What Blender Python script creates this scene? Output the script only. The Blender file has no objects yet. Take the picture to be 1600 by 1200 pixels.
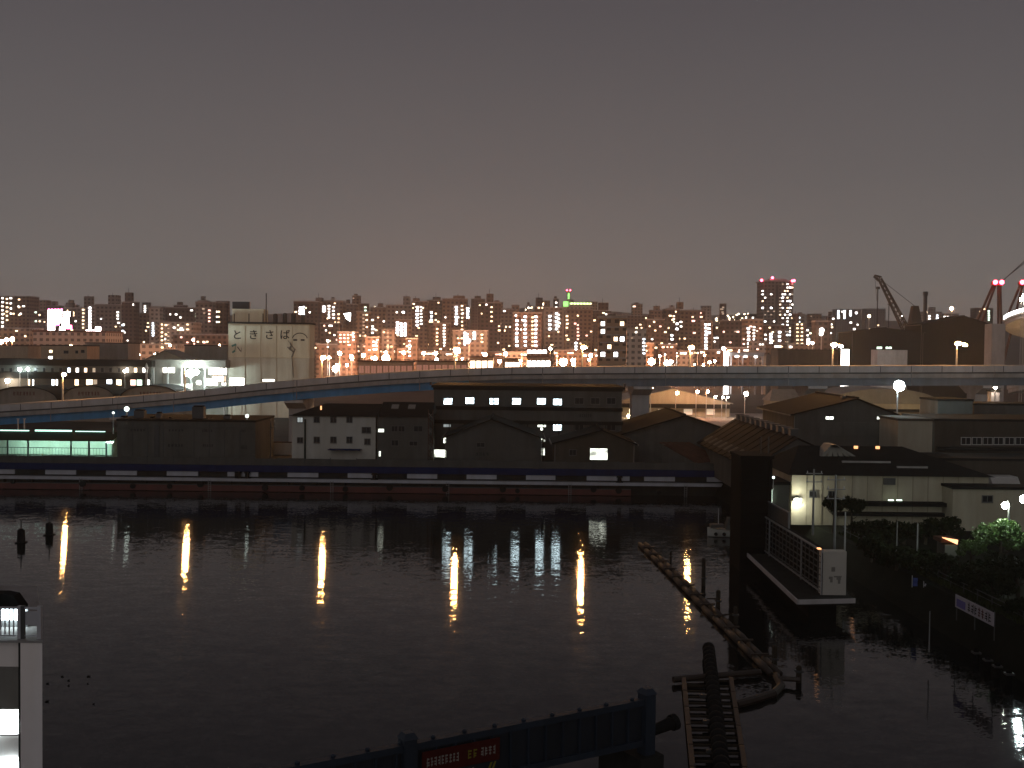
import bpy, math, random
from mathutils import Vector, Matrix

S = bpy.context.scene
COL = S.collection
R = random.Random(11)

# ------------------------------------------------------------------ camera
CAM_Z, FPX, PITCH, ROLL = 22.0, 1700.0, math.atan(50 / 1700.0), math.radians(0.65)
_f = Vector((0, math.cos(PITCH), -math.sin(PITCH)))
_r0 = Vector((1, 0, 0))
_u0 = Vector((0, math.sin(PITCH), math.cos(PITCH)))
_r = _r0 * math.cos(ROLL) + _u0 * math.sin(ROLL)
_u = -_r0 * math.sin(ROLL) + _u0 * math.cos(ROLL)
cam_d = bpy.data.cameras.new('camera')
cam_d.sensor_width = 36.0
cam_d.lens = 36.0 * FPX / 1600.0
cam_d.clip_start, cam_d.clip_end = 0.5, 30000.0
cam = bpy.data.objects.new('camera', cam_d)
COL.objects.link(cam)
_m = Matrix((_r, _u, -_f)).transposed().to_4x4()
_m.translation = (0, 0, CAM_Z)
cam.matrix_world = _m
S.camera = cam

# ------------------------------------------------------------------ sky: overcast night lit by the city
world = bpy.data.worlds.new('World')
S.world = world
world.use_nodes = True
wn, wl = world.node_tree.nodes, world.node_tree.links
wn.clear()
wo = wn.new('ShaderNodeOutputWorld')
add = wn.new('ShaderNodeAddShader')
b1 = wn.new('ShaderNodeBackground'); b2 = wn.new('ShaderNodeBackground')
sky = wn.new('ShaderNodeTexSky'); sky.sky_type = 'NISHITA'; sky.sun_disc = False
sky.sun_elevation = math.radians(-5.0); sky.sun_rotation = math.radians(190)
wl.new(sky.outputs[0], b1.inputs[0]); b1.inputs[1].default_value = 0.05
tc = wn.new('ShaderNodeTexCoord'); sx = wn.new('ShaderNodeSeparateXYZ')
rp = wn.new('ShaderNodeValToRGB')
wl.new(tc.outputs['Generated'], sx.inputs[0]); wl.new(sx.outputs[2], rp.inputs[0])
els = rp.color_ramp.elements
els[0].position = 0.0; els[0].color = (0.205, 0.186, 0.168, 1)
els[1].position = 1.0; els[1].color = (0.072, 0.068, 0.076, 1)
e = els.new(0.07); e.color = (0.166, 0.152, 0.144, 1)
e = els.new(0.16); e.color = (0.124, 0.114, 0.114, 1)
e = els.new(0.32); e.color = (0.080, 0.073, 0.080, 1)
nz = wn.new('ShaderNodeTexNoise'); nz.inputs['Scale'].default_value = 2.2; nz.inputs['Detail'].default_value = 4
mr = wn.new('ShaderNodeMapRange'); mr.inputs[3].default_value = 0.94; mr.inputs[4].default_value = 1.06
mx = wn.new('ShaderNodeVectorMath'); mx.operation = 'SCALE'
wl.new(tc.outputs['Generated'], nz.inputs['Vector']); wl.new(nz.outputs[0], mr.inputs[0])
wl.new(rp.outputs[0], mx.inputs[0]); wl.new(mr.outputs[0], mx.inputs['Scale'])
wl.new(mx.outputs[0], b2.inputs[0]); b2.inputs[1].default_value = 1.0
wl.new(b1.outputs[0], add.inputs[0]); wl.new(b2.outputs[0], add.inputs[1]); wl.new(add.outputs[0], wo.inputs[0])

# faint glow of the cloud behind the camera, as one very weak broad sun
sun_d = bpy.data.lights.new('sun', 'SUN')
sun_d.energy = 0.17; sun_d.angle = math.radians(40); sun_d.color = (0.97, 0.97, 1.0)
sun = bpy.data.objects.new('sun', sun_d); COL.objects.link(sun)
sun.rotation_euler = (math.radians(70), 0, math.radians(-14))

S.view_settings.view_transform = 'Standard'; S.view_settings.look = 'None'
S.view_settings.exposure = 0.0; S.view_settings.gamma = 1.0
S.view_settings.use_curve_mapping = False
S.render.engine = 'CYCLES'
cy = S.cycles
cy.use_denoising = True
cy.max_bounces = 6; cy.diffuse_bounces = 2; cy.glossy_bounces = 3; cy.transmission_bounces = 2
cy.volume_bounces = 0; cy.transparent_max_bounces = 8
cy.sample_clamp_indirect = 3.0
cy.caustics_reflective = False; cy.caustics_refractive = False

# ------------------------------------------------------------------ helpers
def W(x, y, D):
    """photo pixel (1600x1200) at world depth Y=D -> world point"""
    d = _f * FPX + _r * (x - 800) + _u * (600 - y)
    return Vector((0, 0, CAM_Z)) + d * (D / d.y)

def WZ(x, y, z):
    """photo pixel meeting the level z"""
    d = _f * FPX + _r * (x - 800) + _u * (600 - y)
    return Vector((0, 0, CAM_Z)) + d * ((z - CAM_Z) / d.z)

def thing(name, label, cat, loc=(0, 0, 0), group=None):
    o = bpy.data.objects.new(name, None); COL.objects.link(o)
    o.empty_display_size = 0.3
    o.location = loc; o['label'] = label; o['category'] = cat
    if group: o['group'] = group
    return o

class MB:
    def __init__(self): self.v, self.f = [], []
    def quad(self, *p):
        n = len(self.v); self.v += [tuple(q) for q in p]; self.f.append(tuple(range(n, n + len(p)))); return self
    def hexa(self, p):
        n = len(self.v); self.v += [tuple(q) for q in p]
        for a in ((3, 2, 1, 0), (4, 5, 6, 7), (0, 1, 5, 4), (1, 2, 6, 5), (2, 3, 7, 6), (3, 0, 4, 7)):
            self.f.append(tuple(n + i for i in a))
        return self
    def box(self, x0, x1, y0, y1, z0, z1):
        return self.hexa([(x0, y0, z0), (x1, y0, z0), (x1, y1, z0), (x0, y1, z0),
                          (x0, y0, z1), (x1, y0, z1), (x1, y1, z1), (x0, y1, z1)])
    def beam(self, a, b, w, h=None):
        """square bar from a to b"""
        a, b = Vector(a), Vector(b); h = h or w
        d = (b - a).normalized()
        up = Vector((0, 0, 1)) if abs(d.z) < 0.95 else Vector((0, 1, 0))
        s = d.cross(up).normalized(); t = s.cross(d).normalized()
        s *= w / 2; t *= h / 2
        return self.hexa([a - s - t, a + s - t, b + s - t, b - s - t, a - s + t, a + s + t, b + s + t, b - s + t])
    def tube(self, pts, rad, n=8, cap=True):
        pts = [Vector(p) for p in pts]
        if not hasattr(rad, '__len__'): rad = [rad] * len(pts)
        base = len(self.v)
        for i, p in enumerate(pts):
            d = (pts[min(i + 1, len(pts) - 1)] - pts[max(i - 1, 0)]).normalized()
            up = Vector((0, 0, 1)) if abs(d.z) < 0.95 else Vector((0, 1, 0))
            s = d.cross(up).normalized(); t = s.cross(d)
            for k in range(n):
                a = 2 * math.pi * k / n
                self.v.append(tuple(p + (s * math.cos(a) + t * math.sin(a)) * rad[i]))
        for i in range(len(pts) - 1):
            for k in range(n):
                a = base + i * n + k; b = base + i * n + (k + 1) % n
                self.f.append((a, b, b + n, a + n))
        if cap:
            self.f.append(tuple(base + k for k in reversed(range(n))))
            e = base + (len(pts) - 1) * n
            self.f.append(tuple(e + k for k in range(n)))
        return self
    def ball(self, c, r, nu=12, nv=7, sz=1.0, half=False):
        c = Vector(c); base = len(self.v)
        lim = math.pi
        for j in range(nv + 1):
            t = lim * j / nv
            for i in range(nu):
                a = 2 * math.pi * i / nu
                self.v.append((c.x + r * math.sin(t) * math.cos(a), c.y + r * math.sin(t) * math.sin(a), c.z + r * sz * math.cos(t)))
        for j in range(nv):
            for i in range(nu):
                a = base + j * nu + i; b = base + j * nu + (i + 1) % nu
                self.f.append((a, a + nu, b + nu, b))
        return self
    def extr_y(self, prof, y0, y1):
        """profile of (x, z) pushed along Y"""
        n = len(self.v); k = len(prof)
        self.v += [(x, y0, z) for x, z in prof] + [(x, y1, z) for x, z in prof]
        self.f.append(tuple(n + i for i in range(k)))
        self.f.append(tuple(n + k + i for i in reversed(range(k))))
        for i in range(k):
            j = (i + 1) % k
            self.f.append((n + i, n + k + i, n + k + j, n + j))
        return self
    def extr_x(self, prof, x0, x1):
        n = len(self.v); k = len(prof)
        self.v += [(x0, y, z) for y, z in prof] + [(x1, y, z) for y, z in prof]
        self.f.append(tuple(n + i for i in range(k)))
        self.f.append(tuple(n + k + i for i in reversed(range(k))))
        for i in range(k):
            j = (i + 1) % k
            self.f.append((n + i, n + k + i, n + k + j, n + j))
        return self
    def build(self, name, m, parent=None, smooth=False, kind=None):
        off = Vector(parent_loc(parent)) if parent else Vector((0, 0, 0))
        me = bpy.data.meshes.new(name)
        me.from_pydata([tuple(Vector(q) - off) for q in self.v], [], self.f)
        me.validate(); me.update()
        import bmesh
        bm = bmesh.new(); bm.from_mesh(me); bmesh.ops.recalc_face_normals(bm, faces=bm.faces); bm.to_mesh(me); bm.free()
        if smooth:
            for p in me.polygons: p.use_smooth = True
        me.materials.append(m)
        o = bpy.data.objects.new(name, me); COL.objects.link(o)
        if parent: o.parent = parent
        if kind: o['kind'] = kind
        return o

def parent_loc(o):
    v = Vector(o.location)
    while o.parent:
        o = o.parent; v += Vector(o.location)
    return v

def tag(o, label, cat, group=None):
    o['label'] = label; o['category'] = cat
    if group: o['group'] = group
    return o

def mat(name, col, rough=0.8, var=0.25, scale=0.6, bump=0.0, metallic=0.0, grime=0.0):
    m = bpy.data.materials.new(name); m.use_nodes = True
    n, l = m.node_tree.nodes, m.node_tree.links
    p = n['Principled BSDF']; p.inputs['Roughness'].default_value = rough; p.inputs['Metallic'].default_value = metallic
    t = n.new('ShaderNodeTexCoord'); k = n.new('ShaderNodeTexNoise')
    k.inputs['Scale'].default_value = scale; k.inputs['Detail'].default_value = 6; k.inputs['Roughness'].default_value = 0.65
    mp = n.new('ShaderNodeMapping'); mp.inputs['Scale'].default_value = (1, 1, 0.45)
    l.new(t.outputs['Object'], mp.inputs[0]); l.new(mp.outputs[0], k.inputs['Vector'])
    r = n.new('ShaderNodeValToRGB'); l.new(k.outputs[0], r.inputs[0])
    r.color_ramp.elements[0].position = 0.28; r.color_ramp.elements[1].position = 0.72
    c = Vector(col)
    r.color_ramp.elements[0].color = (*(c * (1 - var)), 1); r.color_ramp.elements[1].color = (*(c * (1 + var * 0.6)), 1)
    out = r.outputs[0]
    if grime:
        w = n.new('ShaderNodeTexNoise'); w.inputs['Scale'].default_value = 1.0; w.inputs['Detail'].default_value = 5
        mp2 = n.new('ShaderNodeMapping'); mp2.inputs['Scale'].default_value = (0.7, 0.7, 0.09)
        l.new(t.outputs['Object'], mp2.inputs[0]); l.new(mp2.outputs[0], w.inputs['Vector'])
        r2 = n.new('ShaderNodeValToRGB'); l.new(w.outputs[0], r2.inputs[0])
        r2.color_ramp.elements[0].position = 0.3; r2.color_ramp.elements[1].position = 0.66
        g = 1 - grime * 0.5
        r2.color_ramp.elements[0].color = (g, g * 0.97, g * 0.92, 1); r2.color_ramp.elements[1].color = (1, 1, 1, 1)
        mm = n.new('ShaderNodeMix'); mm.data_type = 'RGBA'; mm.blend_type = 'MULTIPLY'; mm.inputs[0].default_value = 1.0
        l.new(out, mm.inputs[6]); l.new(r2.outputs[0], mm.inputs[7]); out = mm.outputs[2]
    l.new(out, p.inputs['Base Color'])
    p.inputs['Specular IOR Level'].default_value = 0.5 if rough < 0.7 else 0.04
    if bump:
        b = n.new('ShaderNodeBump'); b.inputs['Strength'].default_value = bump; b.inputs['Distance'].default_value = 0.1
        l.new(k.outputs[0], b.inputs['Height']); l.new(b.outputs[0], p.inputs['Normal'])
    return m

def emis(name, col, strength, sample=True, base=(0.6, 0.6, 0.6), vary=0):
    m = bpy.data.materials.new(name); m.use_nodes = True
    p = m.node_tree.nodes['Principled BSDF']
    p.inputs['Base Color'].default_value = (*base, 1); p.inputs['Roughness'].default_value = 0.5
    p.inputs['Emission Color'].default_value = (*col, 1); p.inputs['Emission Strength'].default_value = strength
    m.cycles.emission_sampling = 'AUTO' if sample else 'NONE'
    if vary:
        n, l = m.node_tree.nodes, m.node_tree.links
        t = n.new('ShaderNodeTexCoord'); k = n.new('ShaderNodeTexNoise'); k.inputs['Scale'].default_value = vary; k.inputs['Detail'].default_value = 3
        r = n.new('ShaderNodeMapRange'); r.inputs[1].default_value = 0.36; r.inputs[2].default_value = 0.62
        r.inputs[3].default_value = strength * 0.12; r.inputs[4].default_value = strength * 1.3
        l.new(t.outputs['Object'], k.inputs['Vector']); l.new(k.outputs[0], r.inputs[0]); l.new(r.outputs[0], p.inputs['Emission Strength'])
    return m

def facade(name, col, sw=3.2, sh=3.0, dark=0.45):
    """far wall: rows of dim unlit openings too small to tell apart"""
    m = mat(name, col, 0.85, 0.18, 0.15)
    n, l = m.node_tree.nodes, m.node_tree.links
    p = n['Principled BSDF']
    src = p.inputs['Base Color'].links[0].from_socket
    t = n.new('ShaderNodeTexCoord'); s = n.new('ShaderNodeSeparateXYZ'); l.new(t.outputs['Object'], s.inputs[0])
    ax = n.new('ShaderNodeMath'); ax.operation = 'ADD'; l.new(s.outputs[0], ax.inputs[0]); l.new(s.outputs[1], ax.inputs[1])
    def band(sock, period, lo, hi):
        a = n.new('ShaderNodeMath'); a.operation = 'DIVIDE'; l.new(sock, a.inputs[0]); a.inputs[1].default_value = period
        b = n.new('ShaderNodeMath'); b.operation = 'FRACT'; l.new(a.outputs[0], b.inputs[0])
        c = n.new('ShaderNodeMath'); c.operation = 'GREATER_THAN'; l.new(b.outputs[0], c.inputs[0]); c.inputs[1].default_value = lo
        d = n.new('ShaderNodeMath'); d.operation = 'LESS_THAN'; l.new(b.outputs[0], d.inputs[0]); d.inputs[1].default_value = hi
        e = n.new('ShaderNodeMath'); e.operation = 'MULTIPLY'; l.new(c.outputs[0], e.inputs[0]); l.new(d.outputs[0], e.inputs[1])
        return e.outputs[0]
    u = band(ax.outputs[0], sw, 0.22, 0.74); v = band(s.outputs[2], sh, 0.3, 0.78)
    k = n.new('ShaderNodeMath'); k.operation = 'MULTIPLY'; l.new(u, k.inputs[0]); l.new(v, k.inputs[1])
    mm = n.new('ShaderNodeMix'); mm.data_type = 'RGBA'
    l.new(k.outputs[0], mm.inputs[0]); l.new(src, mm.inputs[6])
    mm.inputs[7].default_value = (col[0] * dark * 0.5, col[1] * dark * 0.55, col[2] * dark * 0.6, 1)
    l.new(mm.outputs[2], p.inputs['Base Color'])
    return m

# ------------------------------------------------------------------ materials
M = dict(
    concrete=mat('concrete', (0.34, 0.325, 0.315), 0.85, 0.25, 0.5, 0.15, grime=0.35),
    concrete_pale=mat('concrete_pale', (0.50, 0.475, 0.475), 0.85, 0.18, 0.4, grime=0.3),
    concrete_dark=mat('concrete_dark', (0.035, 0.036, 0.034), 0.9, 0.3, 0.8, 0.2, grime=0.4),
    black_steel=mat('black_steel', (0.006, 0.006, 0.006), 0.9, 0.3, 1.2),
    dark_steel=mat('dark_steel', (0.05, 0.05, 0.05), 0.55, 0.3, 1.5),
    grey_steel=mat('grey_steel', (0.22, 0.22, 0.22), 0.5, 0.2, 1.5),
    galv=mat('galvanised_steel', (0.42, 0.42, 0.42), 0.45, 0.2, 2.0),
    blue_girder=mat('girder_blue', (0.08, 0.27, 0.52), 0.7, 0.2, 0.4, grime=0.3),
    slate_girder=mat('girder_slate', (0.14, 0.17, 0.21), 0.55, 0.2, 0.4, grime=0.3),
    navy=mat('navy_paint', (0.014, 0.027, 0.095), 0.8, 0.3, 0.6, grime=0.3),
    navy_steel=mat('navy_bridge_paint', (0.014, 0.026, 0.046), 0.6, 0.3, 1.2, grime=0.35),
    navy_dark=mat('navy_bridge_panel', (0.012, 0.018, 0.028), 0.5, 0.3, 1.2, grime=0.3),
    white_panel=mat('white_panel_paint', (0.46, 0.46, 0.50), 0.6, 0.12, 0.8, grime=0.3),
    white_wall=mat('white_wall_paint', (0.52, 0.50, 0.45), 0.75, 0.12, 0.4, grime=0.22),
    cream_joint=mat('cream_joint', (0.27, 0.24, 0.18), 0.8, 0.15, 0.5),
    cream_wall=mat('cream_wall_paint', (0.42, 0.375, 0.29), 0.8, 0.15, 0.35, grime=0.3),
    pink_wall=mat('pinkish_render', (0.90, 0.84, 0.82), 0.75, 0.06, 0.8, grime=0.12),
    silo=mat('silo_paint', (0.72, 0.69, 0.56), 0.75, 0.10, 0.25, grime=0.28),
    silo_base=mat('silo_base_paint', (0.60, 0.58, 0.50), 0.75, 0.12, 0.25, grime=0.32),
    grey_wall=mat('grey_wall', (0.24, 0.23, 0.21), 0.8, 0.2, 0.5, grime=0.35),
    dim_wall=mat('dim_grey_wall', (0.115, 0.115, 0.105), 0.8, 0.25, 0.5, grime=0.35),
    dark_wall=mat('dark_wall', (0.105, 0.104, 0.096), 0.85, 0.25, 0.5, grime=0.35),
    brown_wall=mat('brown_wall', (0.085, 0.072, 0.056), 0.85, 0.25, 0.5, grime=0.35),
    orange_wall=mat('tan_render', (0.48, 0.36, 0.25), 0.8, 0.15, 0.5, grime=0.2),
    dark_roof=mat('dark_roof_sheet', (0.017, 0.017, 0.016), 0.95, 0.3, 1.0),
    brown_roof=mat('brown_roof_sheet', (0.018, 0.013, 0.011), 0.8, 0.3, 1.0),
    reddish_roof=mat('reddish_roof_sheet', (0.085, 0.04, 0.027), 0.7, 0.35, 0.8),
    grey_roof=mat('grey_roof_sheet', (0.20, 0.185, 0.16), 0.6, 0.25, 0.6),
    green_roof=mat('green_roof_sheet', (0.007, 0.026, 0.02), 0.8, 0.25, 0.8),
    red_beam=mat('dark_red_fender', (0.11, 0.022, 0.016), 0.6, 0.35, 0.8),
    red_paint=mat('red_paint', (0.45, 0.05, 0.03), 0.5, 0.2, 1.0),
    timber=mat('wet_timber', (0.036, 0.022, 0.014), 0.6, 0.4, 1.5, 0.3),
    glass=mat('dark_glass', (0.02, 0.02, 0.022), 0.15, 0.2, 1.0),
    frame=mat('window_frame', (0.10, 0.10, 0.095), 0.6, 0.2, 2.0),
    frame_white=mat('window_frame_white', (0.5, 0.5, 0.47), 0.6, 0.15, 2.0),
    ink=mat('ink_lettering', (0.03, 0.03, 0.032), 0.7, 0.2, 2.0),
    ink_red=mat('maroon_lettering', (0.09, 0.025, 0.02), 0.7, 0.2, 2.0),
    teal_mark=mat('teal_mark', (0.10, 0.26, 0.22), 0.7, 0.2, 2.0),
    white_mark=mat('white_lettering', (0.30, 0.27, 0.24), 0.7, 0.15, 2.0),
    yellow_mark=mat('yellow_lettering', (0.22, 0.19, 0.03), 0.7, 0.2, 2.0),
    banner_red=mat('red_banner_cloth', (0.075, 0.014, 0.011), 0.8, 0.2, 1.5),
    banner_white=mat('white_banner_cloth', (0.42, 0.40, 0.45), 0.8, 0.12, 1.5),
    banner_purple=mat('violet_banner_print', (0.16, 0.14, 0.36), 0.8, 0.2, 1.5),
    banner_blue=mat('blue_banner_cloth', (0.06, 0.09, 0.28), 0.8, 0.2, 1.5),
    asphalt=mat('asphalt', (0.055, 0.052, 0.048), 0.85, 0.3, 0.12, 0.1),
    bank=mat('bank_soil', (0.013, 0.014, 0.010), 0.95, 0.4, 0.5, 0.4),
    grass=mat('bank_grass', (0.04, 0.05, 0.018), 0.95, 0.4, 0.9, 0.4),
    bark=mat('bark', (0.05, 0.04, 0.03), 0.9, 0.3, 3.0),
    leaf=mat('leaf', (0.085, 0.155, 0.036), 0.55, 0.4, 0.8),
    leaf_dark=mat('leaf_dark', (0.016, 0.022, 0.009), 0.7, 0.4, 0.8),
    hill=mat('hill_cover', (0.06, 0.06, 0.05), 0.95, 0.3, 0.01),
    hull=mat('boat_hull_paint', (0.5, 0.49, 0.46), 0.5, 0.15, 1.0, grime=0.3),
    rubber=mat('rubber', (0.018, 0.018, 0.018), 0.8, 0.2, 2.0),
)
M['glass'].node_tree.nodes['Principled BSDF'].inputs['Specular IOR Level'].default_value = 0.12
E = dict(
    sodium=emis('sodium_lamp_glass', (1.0, 0.48, 0.15), 900),
    sodium_city=emis('city_sodium_glass', (1.0, 0.38, 0.17), 470),
    white_city=emis('city_white_glass', (1.0, 0.80, 0.62), 160),
    cool_lamp=emis('cool_lamp_glass', (0.72, 0.95, 1.0), 130),
    flood=emis('flood_lamp_glass', (0.80, 1.0, 0.97), 150),
    park=emis('park_lamp_glass', (0.88, 1.0, 0.80), 230), small_lamp=emis('small_lamp_glass', (0.85, 1.0, 0.9), 3.5),
    wall_flood=emis('wall_flood_glass', (0.95, 1.0, 0.82), 260),
    w_white=emis('lit_window_white', (1.0, 0.93, 0.84), 5.5, False),
    w_warm=emis('lit_window_warm', (1.0, 0.70, 0.42), 4.0, False),
    w_cool=emis('lit_window_cool', (0.78, 0.90, 1.0), 6.0, False),
    w_green=emis('lit_window_green', (0.75, 1.0, 0.78), 3.0, False),
    w_pink=emis('lit_window_pink', (1.0, 0.52, 0.42), 3.5, False),
    w_red=emis('dim_red_bay', (1.0, 0.26, 0.10), 0.22, False), yard=emis('yard_lamp_glass', (1.0, 0.74, 0.36), 150),
    w_dim=emis('lit_window_dim', (1.0, 0.74, 0.5), 0.5, False),
    w_bright=emis('lit_window_bright', (0.98, 0.97, 1.0), 14.0, False),
    near_cool=emis('near_window_cool', (0.72, 0.93, 1.0), 9.0, vary=1.1),
    near_dim=emis('near_window_dim', (0.85, 0.96, 0.95), 0.35),
    near_white=emis('near_window_white', (0.94, 1.0, 0.84), 3.5, vary=0.5),
    teal=emis('teal_tube_light', (0.50, 1.0, 0.80), 75.0), teal_eave=emis('teal_eave_light', (0.55, 1.0, 0.85), 2.2),
    neon_white=emis('neon_white', (1.0, 0.80, 0.78), 30.0),
    neon_pink=emis('neon_pink', (1.0, 0.12, 0.36), 14.0),
    beacon=emis('red_beacon_glass', (1.0, 0.05, 0.10), 26.0),
    green_neon=emis('green_neon', (0.35, 1.0, 0.22), 1.6),
    shop=emis('shop_front_light', (1.0, 0.66, 0.44), 9.0),
    shop_white=emis('shop_front_white', (1.0, 0.93, 0.85), 12.0),
    far_light=emis('far_light', (1.0, 0.78, 0.52), 20.0, False),
    ring=emis('ramp_light_strip', (0.92, 1.0, 0.95), 11.0),
    ramp_lamp=emis('ramp_lamp', (1.0, 0.60, 0.26), 240.0),
    room=emis('room_light', (0.78, 0.95, 1.0), 16.0),
    amber=emis('amber_lit_sheet', (1.0, 0.42, 0.16), 2.0),
)

# ------------------------------------------------------------------ setting: water, ground, hills
def water_mat():
    m = bpy.data.materials.new('harbour_water'); m.use_nodes = True
    n, l = m.node_tree.nodes, m.node_tree.links
    p = n['Principled BSDF']
    p.inputs['Base Color'].default_value = (0.006, 0.007, 0.007, 1); p.inputs['Roughness'].default_value = 0.05
    p.inputs['IOR'].default_value = 1.333
    t = n.new('ShaderNodeTexCoord')
    def nse(sc, detail, amp, sq=(1, 1, 1)):
        mp = n.new('ShaderNodeMapping'); mp.inputs['Scale'].default_value = (sc * sq[0], sc * sq[1], sc)
        k = n.new('ShaderNodeTexNoise'); k.inputs['Scale'].default_value = 1.0; k.inputs['Detail'].default_value = detail
        l.new(t.outputs['Object'], mp.inputs[0]); l.new(mp.outputs[0], k.inputs['Vector'])
        s = n.new('ShaderNodeVectorMath'); s.operation = 'SUBTRACT'; l.new(k.outputs['Color'], s.inputs[0]); s.inputs[1].default_value = (0.5, 0.5, 0.5)
        a = n.new('ShaderNodeVectorMath'); a.operation = 'MULTIPLY'; l.new(s.outputs[0], a.inputs[0]); a.inputs[1].default_value = (amp * 0.13, amp, 0)
        return a.outputs[0]
    a = nse(1.25, 2.0, 0.078, (0.5, 1, 1)); b = nse(7.0, 2.0, 0.130, (0.6, 1, 1))
    mp = n.new('ShaderNodeMapping'); mp.inputs['Scale'].default_value = (0.016, 0.035, 1)
    k = n.new('ShaderNodeTexNoise'); k.inputs['Scale'].default_value = 1.0; k.inputs['Detail'].default_value = 3
    l.new(t.outputs['Object'], mp.inputs[0]); l.new(mp.outputs[0], k.inputs['Vector'])
    r = n.new('ShaderNodeMapRange'); r.inputs[1].default_value = 0.32; r.inputs[2].default_value = 0.68
    r.inputs[3].default_value = 0.8; r.inputs[4].default_value = 1.12
    l.new(k.outputs[0], r.inputs[0])
    s = n.new('ShaderNodeVectorMath'); s.operation = 'ADD'; l.new(a, s.inputs[0]); l.new(b, s.inputs[1])
    q = n.new('ShaderNodeVectorMath'); q.operation = 'SCALE'; l.new(s.outputs[0], q.inputs[0]); l.new(r.outputs[0], q.inputs['Scale'])
    u = n.new('ShaderNodeVectorMath'); u.operation = 'ADD'; l.new(q.outputs[0], u.inputs[0]); u.inputs[1].default_value = (0, 0, 1)
    v = n.new('ShaderNodeVectorMath'); v.operation = 'NORMALIZE'; l.new(u.outputs[0], v.inputs[0])
    l.new(v.outputs[0], p.inputs['Normal'])
    return m

GZ = 3.0
QY = 168.0
MB().quad((-500, -40, 0), (400, -40, 0), (400, 230, 0), (-500, 230, 0)).build('water', water_mat(), kind='structure')
g = MB()
g.box(-6000, 6000, QY + 1.2, 9000, -2, GZ)
g.build('ground', M['asphalt'], kind='structure')
g = MB(); g.hexa([(36, 20, -1), (300, 20, -1), (300, QY + 1.1, -1), (31, QY + 1.1, -1), (38.5, 20, 2.6), (300, 20, 2.6), (300, QY + 1.1, 2.6), (33, QY + 1.1, 2.6)])
g.build('right_bank', M['bank'], kind='structure')
# low hills far inland
hv = MB(); NX = 60
def hill_z(x, j):
    b = 0.55 + 0.25 * math.sin(x * 0.0013 + 1.0) + 0.15 * math.sin(x * 0.0041 + 2.2) + 0.07 * math.sin(x * 0.011)
    return GZ - 1 + (0, 0.45, 1.0, 0.4)[j] * 150 * (0.62 + 0.38 * b) * (1.0 if x < 900 else max(0.35, 1 - (x - 900) / 1500))
ys = (2300, 2650, 3050, 3500)
for i in range(NX):
    xa, xb = -2400 + 80 * i, -2400 + 80 * (i + 1)
    for j in range(3):
        hv.quad((xa, ys[j], hill_z(xa, j)), (xb, ys[j], hill_z(xb, j)), (xb, ys[j + 1], hill_z(xb, j + 1)), (xa, ys[j + 1], hill_z(xa, j + 1)))
hv.build('hills', M['hill'], kind='structure', smooth=True)

# ------------------------------------------------------------------ window / lamp / sign helpers
def win(parent, x0, y0, x1, y1, D, lit=None, frame='frame', bars=(1, 0), name='window', proud=0.05):
    """a framed window on a wall whose front lies at depth D"""
    a, b = W(x0, y1, D), W(x1, y0, D)
    X0, X1, Z0, Z1 = a.x, b.x, a.z, b.z
    t = 0.09
    f = MB(); ya, yb = D - proud - 0.06, D - 0.004
    f.box(X0 - t, X1 + t, ya, yb, Z1, Z1 + t); f.box(X0 - t, X1 + t, ya - 0.05, yb, Z0 - t * 1.3, Z0)
    f.box(X0 - t, X0, ya, yb, Z0, Z1); f.box(X1, X1 + t, ya, yb, Z0, Z1)
    for i in range(bars[0]):
        c = X0 + (X1 - X0) * (i + 1) / (bars[0] + 1); f.box(c - 0.03, c + 0.03, ya + 0.015, yb, Z0, Z1)
    for i in range(bars[1]):
        c = Z0 + (Z1 - Z0) * (i + 1) / (bars[1] + 1); f.box(X0, X1, ya + 0.02, yb, c - 0.03, c + 0.03)
    o = f.build(name, M[frame], parent)
    MB().box(X0, X1, D - 0.04, D - 0.008, Z0, Z1).build('pane', E[lit] if lit else M['glass'], o)
    return o

def px_rect(x0, y0, x1, y1, D):
    a, b = W(x0, y1, D), W(x1, y0, D)
    return a.x, b.x, a.z, b.z

def marks(parent, x0, y0, x1, y1, D, n, m, name='lettering', rows=3, seed=1, proud=0.02):
    """a run of small illegible characters as flat strokes"""
    rr = random.Random(seed); g = MB()
    for i in range(n):
        cx = x0 + (x1 - x0) * (i + 0.08) / n; w = (x1 - x0) / n * 0.78
        yt = y0; h = y1 - y0
        for k in range(rows):
            ya = yt + h * (k + 0.15 + rr.random() * 0.2) / rows
            A = px_rect(cx + rr.random() * w * 0.3, ya, cx + w * (0.7 + 0.3 * rr.random()), ya + h * 0.16, D)
            g.box(A[0], A[1], D - proud, D - 0.003, A[2], A[3])
        q = cx + w * rr.choice((0.2, 0.45, 0.7))
        A = px_rect(q, yt, q + w * 0.2, yt + h, D); g.box(A[0], A[1], D - proud - 0.004, D - 0.003, A[2], A[3])
    return g.build(name, M[m], parent, kind='stuff')

def text(parent, body, c, size, m, name='lettering', rot=(math.pi / 2, 0, 0)):
    cu = bpy.data.curves.new(name, 'FONT'); cu.body = body; cu.size = size; cu.align_x = 'CENTER'; cu.align_y = 'CENTER'
    cu.extrude = 0.02; cu.offset = 0.03 * size / 3
    cu.materials.append(m)
    o = bpy.data.objects.new(name, cu); COL.objects.link(o); o.parent = parent
    bpy.context.view_layer.update()
    me = bpy.data.meshes.new_from_object(o.evaluated_get(bpy.context.evaluated_depsgraph_get()))
    bpy.data.objects.remove(o); o = bpy.data.objects.new(name, me); COL.objects.link(o); o.parent = parent
    o.location = Vector(c) - parent_loc(parent); o.rotation_euler = rot
    return o

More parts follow.
